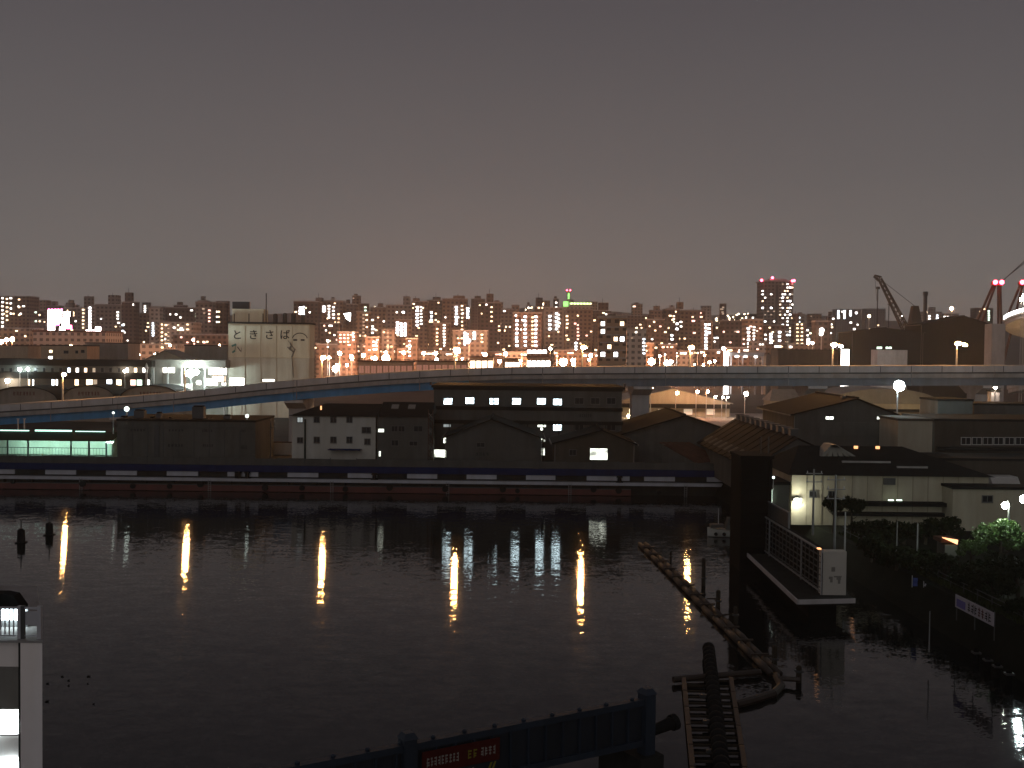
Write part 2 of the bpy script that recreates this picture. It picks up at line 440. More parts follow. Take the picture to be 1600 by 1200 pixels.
def post_lamp(label, head, base_z, em, r=0.42, name='street_lamp', cat='street lamp', group=None, pole='galv', arm=None, pr=0.11, shade=True, style='cobra'):
    """pole standing at base_z, arm and a glowing lantern at `head`"""
    head = Vector(head)
    ax = arm if arm is not None else 0.9
    foot = Vector((head.x - ax, head.y, base_z))
    t = thing(name, label, cat, foot, group)
    g = MB(); top = Vector((foot.x, foot.y, head.z + 0.25))
    g.tube([foot, foot + Vector((0, 0, 0.5)), top], [pr * 1.7, pr * 1.25, pr * 0.8], 8)
    g.build('pole', M[pole], t)
    if abs(ax) > 0.01:
        MB().tube([top - Vector((0, 0, 0.1)), top + Vector((ax * 0.5, 0, 0.22)), head + Vector((0, 0, r * 0.9))], pr * 0.55, 6).build('arm', M[pole], t)
    if style == 'globe':
        MB().ball(head, r, 12, 8).build('lantern', E[em], t, smooth=True)
    else:
        MB().ball(head, r, 12, 6, 0.62).build('lantern', E[em], t, smooth=True)
    if shade:
        MB().box(head.x - r * 0.8, head.x + r * 0.8, head.y - r * 0.5, head.y + r * 0.5, head.z + r * 0.56, head.z + r * 0.85).build('lamp_cap', M['grey_steel'], t)
    return t

ORD = ['first', 'second', 'third', 'fourth', 'fifth', 'sixth', 'seventh', 'eighth', 'ninth', 'tenth', 'eleventh', 'twelfth',
       'thirteenth', 'fourteenth', 'fifteenth', 'sixteenth', 'seventeenth', 'eighteenth', 'nineteenth', 'twentieth']
def ordn(i):
    if i < 20: return ORD[i]
    t = ['twent', 'thirt', 'fort', 'fift', 'sixt', 'sevent'][(i + 1) // 10 - 2]
    return t + 'ieth' if (i + 1) % 10 == 0 else t + 'y-' + ORD[(i + 1) % 10 - 1]
# ------------------------------------------------------------------ elevated highway
HD = 212.0
HTOP = [(-260, 652), (-120, 643), (0, 633), (100, 627), (200, 620), (300, 611), (400, 600), (500, 590.5), (600, 583), (700, 577.5),
        (800, 574.5), (900, 573.5), (1000, 573), (1200, 572.5), (1400, 572), (1600, 571.5), (1900, 570)]
def htop(x):
    for (a, ya), (b, yb) in zip(HTOP, HTOP[1:]):
        if a <= x <= b:
            t = (x - a) / (b - a); return ya + (yb - ya) * t
    return HTOP[-1][1]
hw = thing('elevated_highway', 'long elevated highway on piers with pale parapet and blue girders crossing behind the quay', 'highway', (0, HD + 6, GZ))
PIERS = [-90, 184, 458, 732, 1006, 1280, 1554, 1828]
edges = [-240] + PIERS
def rail_strip(xa, xb, y0, y1, dz0, dz1, name, m, parent, n=8):
    g = MB()
    for k in range(n):
        p, q = W(xa + (xb - xa) * k / n, htop(xa + (xb - xa) * k / n), HD), W(xa + (xb - xa) * (k + 1) / n, htop(xa + (xb - xa) * (k + 1) / n), HD)
        g.hexa([(p.x, y0, p.z + dz0), (q.x, y0, q.z + dz0), (q.x, y1, q.z + dz0), (p.x, y1, p.z + dz0),
                (p.x, y0, p.z + dz1), (q.x, y0, q.z + dz1), (q.x, y1, q.z + dz1), (p.x, y1, p.z + dz1)])
    return g.build(name, M[m], parent)
for xa, xb in zip(edges, edges[1:]):
    xa += 0.25; xb -= 0.25
    rail_strip(xa, xb, HD, HD + 0.35, -1.22, 0, 'parapet', 'concrete_pale', hw)
    rail_strip(xa, xb, HD + 12.5, HD + 12.85, -1.22, 0, 'parapet', 'concrete_pale', hw)
    rail_strip(xa, xb, HD + 0.36, HD + 12.49, -2.2, -.95, 'road_deck', 'asphalt', hw)
    rail_strip(xa, xb, HD - 0.18, HD + 0.34, -2.3, -1.5, 'fascia', 'concrete', hw)
    rail_strip(xa, xb, HD + 0.25, HD + 0.33, -1.49, -1.23, 'cable_trough', 'dark_steel', hw)
    gm = 'blue_girder' if xb < 800 else 'slate_girder'  # girder colour is blue on the left spans, slate on the right
    for yy in (HD + 0.5, HD + 6.0, HD + 11.6):
        rail_strip(xa, xb, yy, yy + 0.5, -3.85, -2.31, 'girder', gm, hw)
    rail_strip(xa, xb, HD - 0.02, HD + 0.33, 0.002, 0.07, 'coping', 'concrete', hw)
for k in range(38):
    x = -160 + k * 48
    p = W(x, htop(x), HD); MB().box(p.x - .07, p.x + .07, HD - .012, HD + .02, p.z - 1.2, p.z - .03).build('expansion_joint', M['dark_steel'], hw)
    if k % 4 == 1: MB().tube([(p.x, HD - .26, p.z - 1.3), (p.x, HD - .26, p.z - 3.7)], .08, 6).build('drain_pipe', M['grey_steel'], hw)
for x in PIERS[:-1]:
    p = W(x, htop(x), HD)
    w = 1.72
    g = MB(); g.box(p.x - w, p.x + w, HD + 4.5, HD + 8.5, GZ, p.z - 5.55)
    pr = g.build('pier', M['concrete_pale'], hw)
    MB().extr_x([(HD + 4.2, p.z - 5.7), (HD + 8.8, p.z - 5.7), (HD + 12, p.z - 4.4), (HD + 12, p.z - 3.87), (HD + 0.6, p.z - 3.87), (HD + 0.6, p.z - 4.4)], p.x - w - 0.15, p.x + w + 0.15).build('pier_cap', M['concrete_pale'], pr)

HL = [(100, 585), (291, 571), (505, 559), (713, 546), (912, 543), (1080, 543), (1303, 539), (1497, 537)]
HLAB = ['beside the arch-roofed sheds at far left', 'in front of the floodlit depot left of the white silo', 'just right of the white silo',
        'above the left end of the big dark warehouse', 'above the right end of the big dark warehouse', 'between the dark warehouse and the service station canopy',
        'right of the tall tower with red beacons', 'left of the concrete spiral ramp']
for i, (x, y) in enumerate(HL):
    h = W(x, y, HD + 1.4); b = W(x, htop(x), HD)
    t = post_lamp('orange sodium highway lamp %s' % HLAB[i], h, b.z - .95, 'sodium', r=0.55 if i else 0.45, name='highway_lamp',
                  group='sodium lamps along the elevated highway', arm=0.25, pr=0.16)
    if x > 1200:
        MB().ball(h + Vector((1.5, 0.3, -0.25)), 0.42, 10, 6, 0.62).build('lantern', E['sodium'], t, smooth=True)
        MB().tube([h + Vector((-0.2, 0, 0.3)), h + Vector((1.5, 0.3, 0.1))], 0.07, 6).build('arm', M['galv'], t)

# ------------------------------------------------------------------ seawall along the far quay
def LZ(off): return CAM_Z - off * QY / FPX      # level from pixel offset below the horizon at the quay
XL, XR = W(-60, 740, QY).x, W(1131, 740, QY).x
XE = W(1157, 745, QY).x
sw = thing('seawall', 'long dark seawall on the far quay with navy band and spaced white panels', 'seawall', (0, QY, 0))
MB().box(XL, XR, QY + 0.4, QY + 1.15, -1, LZ(183)).build('wall', M['concrete_dark'], sw)
MB().box(XL, XR + 0.3, QY - 0.02, QY + 0.38, LZ(192.5), LZ(182.5)).build('navy_band', M['navy'], sw)
MB().box(XL, XR, QY - 0.55, QY + 0.39, LZ(207), LZ(202.5)).build('walkway_ledge', M['white_panel'], sw)
PX = [(-26, 22), (70, 118), (165, 213), (260, 309), (355, 366), (370, 403), (449, 497), (543, 589), (636, 683), (729, 776), (822, 868), (917, 984), (1007, 1055), (1105, 1130)]
for a, b in PX:
    MB().box(W(a, 740, QY).x, W(b, 740, QY).x, QY + 0.16, QY + 0.385, LZ(200), LZ(193)).build('panel', M['white_panel'], sw)
MB().box(XL, W(985, 760, QY).x, QY - 0.9, QY - 0.45, 0.08, 0.95).build('fender_beam', M['red_beam'], sw)
MB().box(XL, W(985, 760, QY).x, QY - 0.86, QY - 0.47, 0.96, 1.06).build('fender_rail', M['dark_steel'], sw)
for k in range(26):
    x = XL + 2 + k * 4.4
    if x < W(980, 760, QY).x: MB().box(x, x + 0.25, QY - 0.44, QY + 0.39, -0.8, 1.5).build('fender_pile', M['concrete_dark'], sw)
_q = random.Random(15)
for k in range(16):
    x = XL + 3 + (W(1090, 760, QY).x - XL) * (k + _q.uniform(-.35, .35)) / 16; z = _q.uniform(.55, 1.2)
    MB().tube([(x, QY - .95, z), (x, QY - 1.2, z)], _q.uniform(.34, .5), 12).build('tyre_fender', M['rubber'], sw)
for k, x_ in enumerate((130, 330, 520, 700, 890, 1070)):
    x = W(x_, 755, QY).x
    g = MB()
    for s_ in (-.2, .2): g.box(x + s_ - .03, x + s_ + .03, QY - .98, QY - .92, -.3, LZ(204))
    for j in range(6): g.box(x - .17, x + .17, QY - .97, QY - .93, .1 + j * .3, .15 + j * .3)
    g.build('ladder', M['grey_steel'], sw)
MB().box(XR + 0.02, XE, QY - 0.3, QY + 1.15, -1, LZ(183.5)).build('end_block', M['cream_wall'], sw)
MB().box(XR + 0.02, XE + 0.1, QY - 0.4, QY + 1.2, LZ(183.4), LZ(181)).build('end_coping', M['blue_girder'], sw)
fe = thing('quay_fence', 'dark sheet fence standing on top of the long seawall', 'fence', (0, QY + 0.8, LZ(183)))
for k in range(29):
    a = XL + (XR - XL) * k / 29; b = XL + (XR - XL) * (k + 1) / 29
    MB().box(a + 0.05, b - 0.05, QY + 0.75, QY + 0.83, LZ(183) + 0.02, LZ(171) - 0.05 * (k % 3)).build('fence_panel', M['dark_wall'], fe)
    MB().box(a - 0.06, a + 0.045, QY + 0.7, QY + 0.88, LZ(183) + 0.01, LZ(170)).build('fence_post', M['dark_steel'], fe)
for i, (x, lab) in enumerate([(373, 'below the dark warehouse, left of its twin'), (386, 'below the dark warehouse, right of its twin'), (585, 'below the pale hip-roofed house'), (968, 'near the right end of the quay')]):
    a = W(x, 745, QY - 0.25)
    t = thing('mooring_bollard', 'squat black mooring bollard on the quay ledge %s' % lab, 'bollard', (a.x, QY - 0.3, LZ(202.4)), 'bollards on the quay ledge')
    z = LZ(202.4)
    MB().tube([(a.x, QY - 0.25, z), (a.x, QY - 0.25, z + 0.75), (a.x, QY - 0.25, z + 0.8), (a.x, QY - 0.25, z + 1.05)], [0.34, 0.3, 0.5, 0.42], 10).build('post', M['rubber'], t)
    MB().box(a.x - 0.55, a.x + 0.55, QY - 0.5, QY + 0.02, z + 0.004, z + 0.12).build('base_plate', M['rubber'], t)

# ------------------------------------------------------------------ buildings between the quay and the highway
# green-lit open shed at far left
D = 182.0
x0, x1, z0, z1 = px_rect(-50, 690, 166, 720, D); ze = W(80, 688.5, D).z; zr = W(80, 674, D + 5).z
xg = W(180, 690, D).x
sh = thing('open_shed', 'open-fronted shed glowing teal green inside behind the far left quay', 'shed', ((x0 + x1) / 2, D, GZ))
MB().quad((x0, D - 0.4, ze), (x1 + 1.0, D - 0.4, ze), (x1 + 1.2, D + 5, zr), (x0, D + 5, zr)).quad((x0, D + 5, zr), (x1 + 1.2, D + 5, zr), (x1 + 1.0, D + 10.4, ze), (x0, D + 10.4, ze)).build('roof', M['green_roof'], sh)
MB().box(x0, x1, D + 9.8, D + 10, GZ, ze - 0.05).build('back_wall', M['white_wall'], sh)
MB().quad((x1 + .9, D, GZ), (x1 + .9, D + 10, GZ), (x1 + .9, D + 10, ze), (x1 + 1, D + 5, zr - 0.05), (x1 + .9, D, ze)).build('end_wall', M['white_wall'], sh)
for x in (12, 44, 111, 139, 166):
    p = W(x, 700, D); MB().box(p.x - .12, p.x + .12, D - .12, D + .12, GZ, ze - 0.02).build('post', M['dark_steel'], sh)
MB().box(x0, x1, D - .2, D - .13, W(80, 700, D).z, W(80, 699, D).z).build('rail', M['dark_steel'], sh)
for k in range(44):
    xx = x0 + (x1 - x0) * k / 44; MB().box(xx - .02, xx + .02, D - .18, D - .14, GZ, W(80, 700, D).z - 0.002).build('baluster', M['dark_steel'], sh)
for k, (a, b, s) in enumerate([(0, 46, .16), (55, 112, .24), (118, 165, .11)]):
    p, q = W(a, 674, D + 4.6), W(b, 674, D + 4.6)
    n = int((b - a) / 5)
    for j in range(n):
        xa = p.x + (q.x - p.x) * j / n
        MB().box(xa, xa + (q.x - p.x) / n * (0.8 if k != 1 else 0.98), D + 4.5, D + 4.75, zr + 0.03, zr + 0.03 + s).build('eave_light', E['teal_eave'], sh)
for k, a in enumerate((25, 60, 90, 126, 152)):
    p = W(a, 690, D + 6); MB().box(p.x - 1.3, p.x + 1.3, D + 6.5, D + 6.8, ze - .5, ze - .35).build('tube_light', E['teal'], sh)
MB().box(W(168, 700, D).x, W(178, 700, D).x, D - .5, D - .3, W(170, 690, D).z - .1, W(170, 690, D).z).build('tube_light', E['teal'], sh)
# two pale posts on the shed's left
for i, x in enumerate((28, 38)):
    p = W(x, 655, D + 12); q = thing('vent_pipe', 'thin pale vent pipe above the teal-lit shed, %s of two' % ('left' if i == 0 else 'right'), 'pipe', (p.x, D + 12, GZ), 'vent pipes behind the teal shed')
    MB().tube([(p.x, D + 12, GZ), (p.x, D + 12, p.z)], .13, 6).build('pipe', M['galv'], q); MB().box(p.x - .2, p.x + .2, D + 11.8, D + 12.2, p.z + .01, p.z + .12).build('cowl', M['galv'], q)

def block(name, label, cat, rect, D, depth, wall, roof='dark_roof', base=GZ, parapet=0.35, ov=0.12):
    x0, x1, z0, z1 = px_rect(*rect, D)
    t = thing(name, label, cat, ((x0 + x1) / 2, D, base))
    w = MB().box(x0, x1, D, D + depth, base, z1).build('wall', M[wall], t)
    MB().box(x0 - ov, x1 + ov, D - ov, D + depth + ov, z1 + 0.004, z1 + parapet).build('roof', M[roof], t)
    return t, x0, x1, z1

D = 180.0
t, xa, xb, zt = block('warehouse', 'wide flat-roofed dark grey warehouse between teal shed and pale house', 'warehouse', (183, 660, 399, 712), D, 14, 'dim_wall')
for k in range(1, 9):
    x = xa + (xb - xa) * k / 9
    MB().box(x - .05, x + .05, D - .05, D - .004, GZ, zt - .1).build('wall_joint', M['dark_steel'], t)
for k, (a, b) in enumerate(zip((186, 249), (244, 396))):
    A = px_rect(a, 668, b, 670, D); MB().box(A[0], A[1], D - .06, D - .004, A[2], A[3]).build('wall_band', M['dark_wall'], t)
A = px_rect(241, 664, 249, 712, D); MB().box(A[0], A[1], D - .12, D - .055, GZ, A[3]).build('downpipe_recess', M['dark_steel'], t)
for k, r_ in enumerate([(203, 670, 228, 674), (263, 671, 287, 674), (315, 671, 332, 675), (376, 671, 384, 675), (262, 694, 287, 698), (316, 694, 333, 698), (376, 696, 386, 702)]):
    marks(t, *r_, D, 5, 'ink', seed=k)
for k, (a, b, h) in enumerate([(187, 197, 652), (209, 225, 642), (232, 240, 653), (243, 251, 646), (262, 267, 654), (300, 318, 636), (325, 330, 655), (349, 359, 650)]):
    A = px_rect(a, h, b, 660, D + 3)
    u = thing('rooftop_tank' if k % 2 else 'rooftop_unit', 'dark silhouette of %s on the grey warehouse roof, %s from the left' % ('a tank' if k % 2 else 'a machine box', ORD[k]), 'roof unit', ((A[0] + A[1]) / 2, D + 3.5, zt + .35), 'silhouettes on the warehouse roof')
    MB().box(A[0], A[1], D + 3, D + 4.4, zt + .36, A[3]).build('casing', M['dark_steel'], u)
    MB().box(A[0] + .15, A[1] - .15, D + 3.2, D + 4.2, A[3] + .004, A[3] + .22).build('cap', M['black_steel'], u)
post_lamp('bluish white lamp at the right end of the grey warehouse roof', W(386, 650, D + 2), zt + .36, 'small_lamp', r=.3, arm=0, style='globe', shade=False)
post_lamp('round greenish lamp under the highway above the grey warehouse roof', W(198, 639, D + 6), zt + .36, 'small_lamp', r=.42, arm=0, style='globe', shade=False)
post_lamp('small white lamp left of the round greenish one under the highway', W(177, 645, D + 6), GZ, 'small_lamp', r=.2, arm=0, style='globe', shade=False)

# gap: low white wall, pole, hedge
D = 196.0
lw = thing('boundary_wall', 'low white boundary wall lit warm between warehouse and pale house', 'wall', (W(428, 700, D).x, D, GZ))
A = px_rect(398, 691, 457, 703, D)
MB().box(A[0], A[1], D, D + .25, GZ, A[3] - .1).build('wall', M['white_wall'], lw)
MB().box(A[0], A[1], D - .08, D + .33, A[3] - .096, A[3] + .08).build('coping', M['reddish_roof'], lw)
post_lamp('hidden warm lamp between the grey warehouse and the pale house', W(411, 672, D - 8), GZ, 'sodium_city', r=.16, arm=0, style='globe', shade=False)
def utility_pole(label, x, y0, y1, D, arms=2, base=None, m='grey_steel', rad=.14):
    p = W(x, y0, D); b = GZ if base is None else base
    t = thing('utility_pole', label, 'utility pole', (p.x, D, b), 'utility poles')
    MB().tube([(p.x, D, b), (p.x, D, p.z)], [rad, rad * .65], 8).build('pole', M[m], t)
    for k in range(arms):
        z = p.z - .5 - .9 * k
        MB().box(p.x - .9, p.x + .9, D - rad - .1, D - rad - .01, z, z + .1).build('crossarm', M[m], t)
        for s in (-.75, .75):
            MB().tube([(p.x + s, D - rad - .05, z + .1), (p.x + s, D - rad - .05, z + .32)], .05, 6).build('insulator', M['white_panel'], t)
    return t
utility_pole('thin utility pole in the lit gap left of the pale house', 423, 655, 705, 190)

# pale house with hip roof and its annex
D = 178.0
t, xa, xb, zt = (lambda r: (thing('pale_house', 'pale three-storey house with dark hip roof and square windows by the quay', 'house', ((r[0] + r[1]) / 2, D, GZ)), r[0], r[1], r[3]))(px_rect(456, 651, 587, 712, D))
ph = t
MB().box(xa, xb, D, D + 12, GZ, zt).build('wall', M['white_wall'], t)
zr = W(500, 630, D + 6).z
MB().quad((xa - .5, D - .5, zt + .01), (xb + .3, D - .5, zt + .01), (xb + .3, D + 6, zr), (xa + 4.5, D + 6, zr)).quad((xa - .5, D + 12.5, zt + .01), (xa - .5, D - .5, zt + .01), (xa + 4.5, D + 6, zr)).quad((xb + .3, D + 12.5, zt + .01), (xa - .5, D + 12.5, zt + .01), (xa + 4.5, D + 6, zr), (xb + .3, D + 6, zr)).quad((xb + .3, D - .5, zt + .01), (xb + .3, D + 12.5, zt + .01), (xb + .3, D + 6, zr)).quad((xa - .5, D - .5, zt + .008), (xa - .5, D + 12.5, zt + .008), (xb + .3, D + 12.5, zt + .008), (xb + .3, D - .5, zt + .008)).build('roof', M['dark_roof'], t)
for j, (ya, yb) in enumerate(((651.5, 659.5), (683, 691.5))):
    for i, x in enumerate((469, 495, 521, 546)):
        win(t, x - 4, ya + (1 if i == 0 else 0), x + 4, yb, D, 'near_dim' if (i, j) == (0, 0) else None, bars=(1, 0))
for (a, b, c, d) in ((566, 668, 579, 676), (570, 686, 578, 694)):
    win(t, a, b, c, d, D, None, bars=(1, 0))
p = W(477, 655, D); MB().box(p.x - .12, p.x + .12, D - .25, D - .01, GZ, p.z).build('downpipe', M['green_roof'], t)
MB().box(*(lambda A: (A[0], A[1]))(px_rect(515, 700, 565, 703, D)), D - 2.2, D - .01, W(540, 702, D).z, W(540, 701, D).z).build('canopy', M['navy'], t)
A = px_rect(501, 634, 503, 645, D + 3); MB().box(A[0], A[1], D + 2.6, D + 2.9, W(502, 642, D + 2).z - .3, W(502, 634, D + 3).z).build('skylight_strip', E['amber'], t)
an = thing('annex_house', 'dim grey annex with dark roof joined to the right of the pale house', 'house', (W(630, 700, D).x, D, GZ))
A = px_rect(588, 652, 671, 712, D); xa, xb, zt = A[0] + .06, A[1], A[3]
MB().box(xa, xb, D + .4, D + 12, GZ, zt).build('wall', M['dim_wall'], an)
zr = W(630, 628, D + 6).z
MB().quad((xa + .3, D - .1, zt + .01), (xb + .4, D - .1, zt + .01), (xb + .4, D + 6, zr), (xa + .3, D + 6, zr)).quad((xa + .3, D + 6, zr), (xb + .4, D + 6, zr), (xb + .4, D + 12.5, zt + .01), (xa + .3, D + 12.5, zt + .01)).quad((xb + .4, D - .1, zt + .01), (xb + .4, D + 12.5, zt + .01), (xb + .4, D + 6, zr)).build('roof', M['dark_roof'], an)
for a in (612, 638):
    p, q = W(a, 632, D + 3.8), W(a + 11, 632, D + 3.8); s = (zr - zt) / 6.1
    MB().hexa([(p.x, D + 3, zt + s * 3.1 + .05), (q.x, D + 3, zt + s * 3.1 + .05), (q.x, D + 4.6, zt + s * 4.7 + .05), (p.x, D + 4.6, zt + s * 4.7 + .05)] + [(p.x, D + 3, zt + s * 3.1 + .15), (q.x, D + 3, zt + s * 3.1 + .15), (q.x, D + 4.6, zt + s * 4.7 + .15), (p.x, D + 4.6, zt + s * 4.7 + .15)]).build('skylight', M['grey_roof'], an)
D = 178.4
win(an, 591, 670, 600, 675, D, 'near_white', bars=(0, 0)); win(an, 612, 666, 621, 674, D); win(an, 623, 666, 632, 674, D); win(an, 647, 666, 660, 674, D)
win(an, 592, 705, 595, 713, D, 'near_white', name='door', bars=(0, 0)); win(an, 612, 688, 622, 696, D); win(an, 640, 690, 652, 696, D)
# red and white lattice mast
D = 176.0
p = W(673, 640, D); ms = thing('lattice_mast', 'slender rusty lattice mast between annex and big dark warehouse', 'mast', (p.x, D, GZ))
for sx_, sy_ in ((-.35, -.35), (.35, -.35), (.35, .35), (-.35, .35)):
    MB().beam((p.x + sx_, D + sy_, GZ), (p.x + sx_, D + sy_, p.z), .09).build('leg', M['reddish_roof'], ms)
k = 0; z = GZ + .5
while z < p.z - .8:
    g = MB()
    for a, b in (((-.35, -.35), (.35, -.35)), ((.35, .35), (-.35, .35))):
        g.beam((p.x + a[0], D + a[1], z), (p.x + b[0], D + b[1], z + .8), .06); g.beam((p.x + b[0], D + b[1], z), (p.x + a[0], D + a[1], z + .8), .06)
    g.build('brace', M['grey_wall' if k % 3 == 0 else 'reddish_roof'], ms); z += .85; k += 1

# big dark warehouse with the lit windows
D = 190.0
t, xa, xb, zt = block('big_warehouse', 'big dark warehouse with a row of six lit windows under the highway', 'warehouse', (677, 612, 972, 712), D, 16, 'dark_wall')
zr = W(820, 603, D).z
MB().box(xa - .4, xb + .5, D - .5, D + 16.4, zt + .36, zr).build('roof_fascia', M['dark_roof'], t)
MB().box(xa - .7, xa - .35, D - .8, D + .3, zr + .004, zr + .5).build('roof_finial', M['dark_steel'], t)
MB().box(xb + .2, xb + .6, D - .8, D + .3, zr + .004, zr + .6).build('roof_finial', M['dark_steel'], t)
for y in (637.5, 659):
    A = px_rect(677, y, 973, y + 2.2, D); MB().box(A[0], A[1], D - .35, D - .005, A[2], A[3]).build('floor_ledge', M['dark_roof'], t)
for k in range(1, 12):
    x = xa + (xb - xa) * k / 12; MB().box(x - .09, x + .09, D - .1, D - .006, GZ, W(820, 661.5, D).z).build('wall_joint', M['dark_roof'], t)
for (x, y, lit) in ((700, 627, 'near_cool'), (734, 626, 'near_cool'), (772, 627, 'near_cool'), (807, 627, 'near_cool'), (846, 627, 'near_cool'), (871, 628, 'near_cool'), (871, 668, 'near_cool')):
    win(t, x - 6.5, y - 4.5, x + 6.5, y + 4.5, D, lit, bars=(1, 1) if x in (772, 734) else (0, 0))
win(t, 840, 664, 853, 667, D, 'near_white', bars=(0, 0)); win(t, 844.5, 668.5, 848, 672, D, 'near_white', bars=(0, 0))
win(t, 843, 684, 852, 690, D, 'near_white', bars=(1, 0)); win(t, 845, 700, 851, 711, D, 'near_white', bars=(0, 1))
win(t, 693, 684, 697, 692, D, 'near_white', bars=(0, 0)); win(t, 729, 663, 739, 666, D, 'near_dim', bars=(0, 0)); win(t, 693, 663, 704, 667, D, 'near_dim', bars=(1, 0)); win(t, 800, 664, 812, 667, D, None)
for x in (905, 930, 955):
    win(t, x - 6.5, 622, x + 6.5, 631, D, None); win(t, x - 6.5, 663, x + 6.5, 672, D, None)
marks(t, 905, 647, 925, 652, D, 6, 'ink', seed=9)
win(t, 676, 703, 698, 714, D - .02, 'near_white', name='loading_door', bars=(0, 0))

def gable(name, label, xl, xr, peak, ye, D, depth, wall, roof, lean=0.6, base=GZ, cat='shed'):
    """gable end facing the water"""
    a, b, p = W(xl, ye, D), W(xr, ye, D), W(peak[0], peak[1], D)
    ze = (a.z + b.z) / 2
    t = thing(name, label, cat, ((a.x + b.x) / 2, D, base))
    MB().extr_y([(a.x, base), (b.x, base), (b.x, ze), (p.x, p.z), (a.x, ze)], D, D + depth).build('wall', M[wall], t)
    th = .22
    for s, q in ((-1, a), (1, b)):
        sl = (p.z - ze) / abs(p.x - q.x); ex = q.x + s * lean; ez = ze - sl * lean
        MB().extr_y([(ex, ez + .01), (p.x, p.z + .01), (p.x, p.z + .01 + th), (ex, ez + .01 + th)], D - lean, D + depth + lean).build('roof', M[roof], t)
        MB().box(min(ex, ex + s * .16), max(ex, ex + s * .16), D - lean, D + depth + lean, ez - .06, ez + .14).build('gutter', M['grey_wall'], t)
        MB().tube([(q.x + s * .08, D - .1, base), (q.x + s * .08, D - .1, ez - .02)], .07, 6).build('downpipe', M['grey_wall'], t)
    g = MB(); xx = a.x + .5
    while xx < b.x - .3:
        zz = ze + (p.z - ze) * (1 - abs(xx - p.x) / abs((a.x if xx < p.x else b.x) - p.x))
        g.box(xx - .05, xx + .05, D - .03, D - .004, base, zz - .15); xx += .85
    g.build('cladding_ribs', M[wall], t, kind='stuff')
    MB().box(p.x - .2, p.x + .2, D - lean - .02, D + depth + lean, p.z + th - .02, p.z + th + .2).build('ridge_cap', M[roof], t)
    return t
t = gable('gable_shed', 'broad low dark gable shed in front of the lit-window warehouse', 697, 846, (768, 656), 684, 176.5, 14, 'dark_wall', 'dark_roof')
marks(t, 742, 707, 765, 712, 176.5, 4, 'ink', seed=2)
win(t, 745, 692, 757, 698, 176.5, None)
t = gable('gable_workshop', 'small dark gable workshop with one bright white window by the quay', 868, 990, (940, 673), 693, 174.0, 10, 'brown_wall', 'dark_roof')
win(t, 922, 701, 949, 718, 174.0, 'near_white', bars=(0, 0))
win(t, 890, 703, 900, 711, 174.0, None)
t = gable('gable_warehouse', 'dark gable warehouse right of the workshop, its wide roof under the highway', 972, 1162, (1069, 650), 680, 186.0, 22, 'dark_wall', 'dark_roof', lean=1.0)
# lean-to with reddish roof
D = 172.5
lt = thing('lean_to_shed', 'lean-to shed with sloping reddish corrugated roof near the seawall end', 'shed', (W(1080, 715, D).x, D, GZ))
P = [W(1030, 692, 180), W(1078, 692, 180), W(1131, 720, 171.5), W(1088, 724, 171.5)]
n = 10
for k in range(n):
    a0, a1 = P[0].lerp(P[1], k / n), P[0].lerp(P[1], (k + .94) / n); b0, b1 = P[3].lerp(P[2], k / n), P[3].lerp(P[2], (k + .94) / n); h = Vector((0, 0, .1 + .05 * (k % 2)))
    MB().hexa([b0, b1, a1, a0, b0 + h, b1 + h, a1 + h, a0 + h]).build('roof_sheet', M['reddish_roof'], lt)
MB().hexa([(P[3].x + .3, 172, GZ), (P[2].x - .3, 172, GZ), (P[1].x - .3, 179, GZ), (P[0].x + .3, 179, GZ), P[3] + Vector((.3, .5, -.06)), P[2] + Vector((-.3, .5, -.06)), P[1] + Vector((-.3, -.6, -.06)), P[0] + Vector((.3, -.6, -.06))]).build('wall', M['dark_wall'], lt)

# long shed with ridge vents, running away from the camera
rz = 11.3; rx = 37.0; y0, y1 = 140.0, 180.0
ls = thing('ridge_vent_shed', 'long dark shed with a row of square vents along its ridge on the right bank', 'shed', (rx, 160, GZ))
MB().extr_y([(31.5, GZ), (45, GZ), (45, 7.6), (rx, rz - .15), (31.5, 7.9)], y0 + .4, y1).build('wall', M['dark_wall'], ls)
n = 20
for s, xe in ((-1, 30.7), (1, 46.0)):
    for k in range(n):
        ya, yb = y0 + (y1 - y0) * k / n, y0 + (y1 - y0) * (k + .93) / n; h = .07 + .08 * (k % 2)
        MB().hexa([(rx, ya, rz), (rx, yb, rz), (xe, yb, 7.25), (xe, ya, 7.25), (rx, ya, rz + h), (rx, yb, rz + h), (xe, yb, 7.25 + h), (xe, ya, 7.25 + h)]).build('roof_sheet', M['brown_roof'], ls)
for k in range(11):
    y = y0 + 2 + (y1 - y0 - 3) * k / 11
    v = MB().box(rx - .5, rx + .5, y, y + 1.1, rz + .16, rz + .95).build('ridge_vent', M['dark_steel'], ls)
    MB().box(rx - .65, rx + .65, y - .1, y + 1.2, rz + .954, rz + 1.05).build('vent_cap', M['dark_steel'], v)
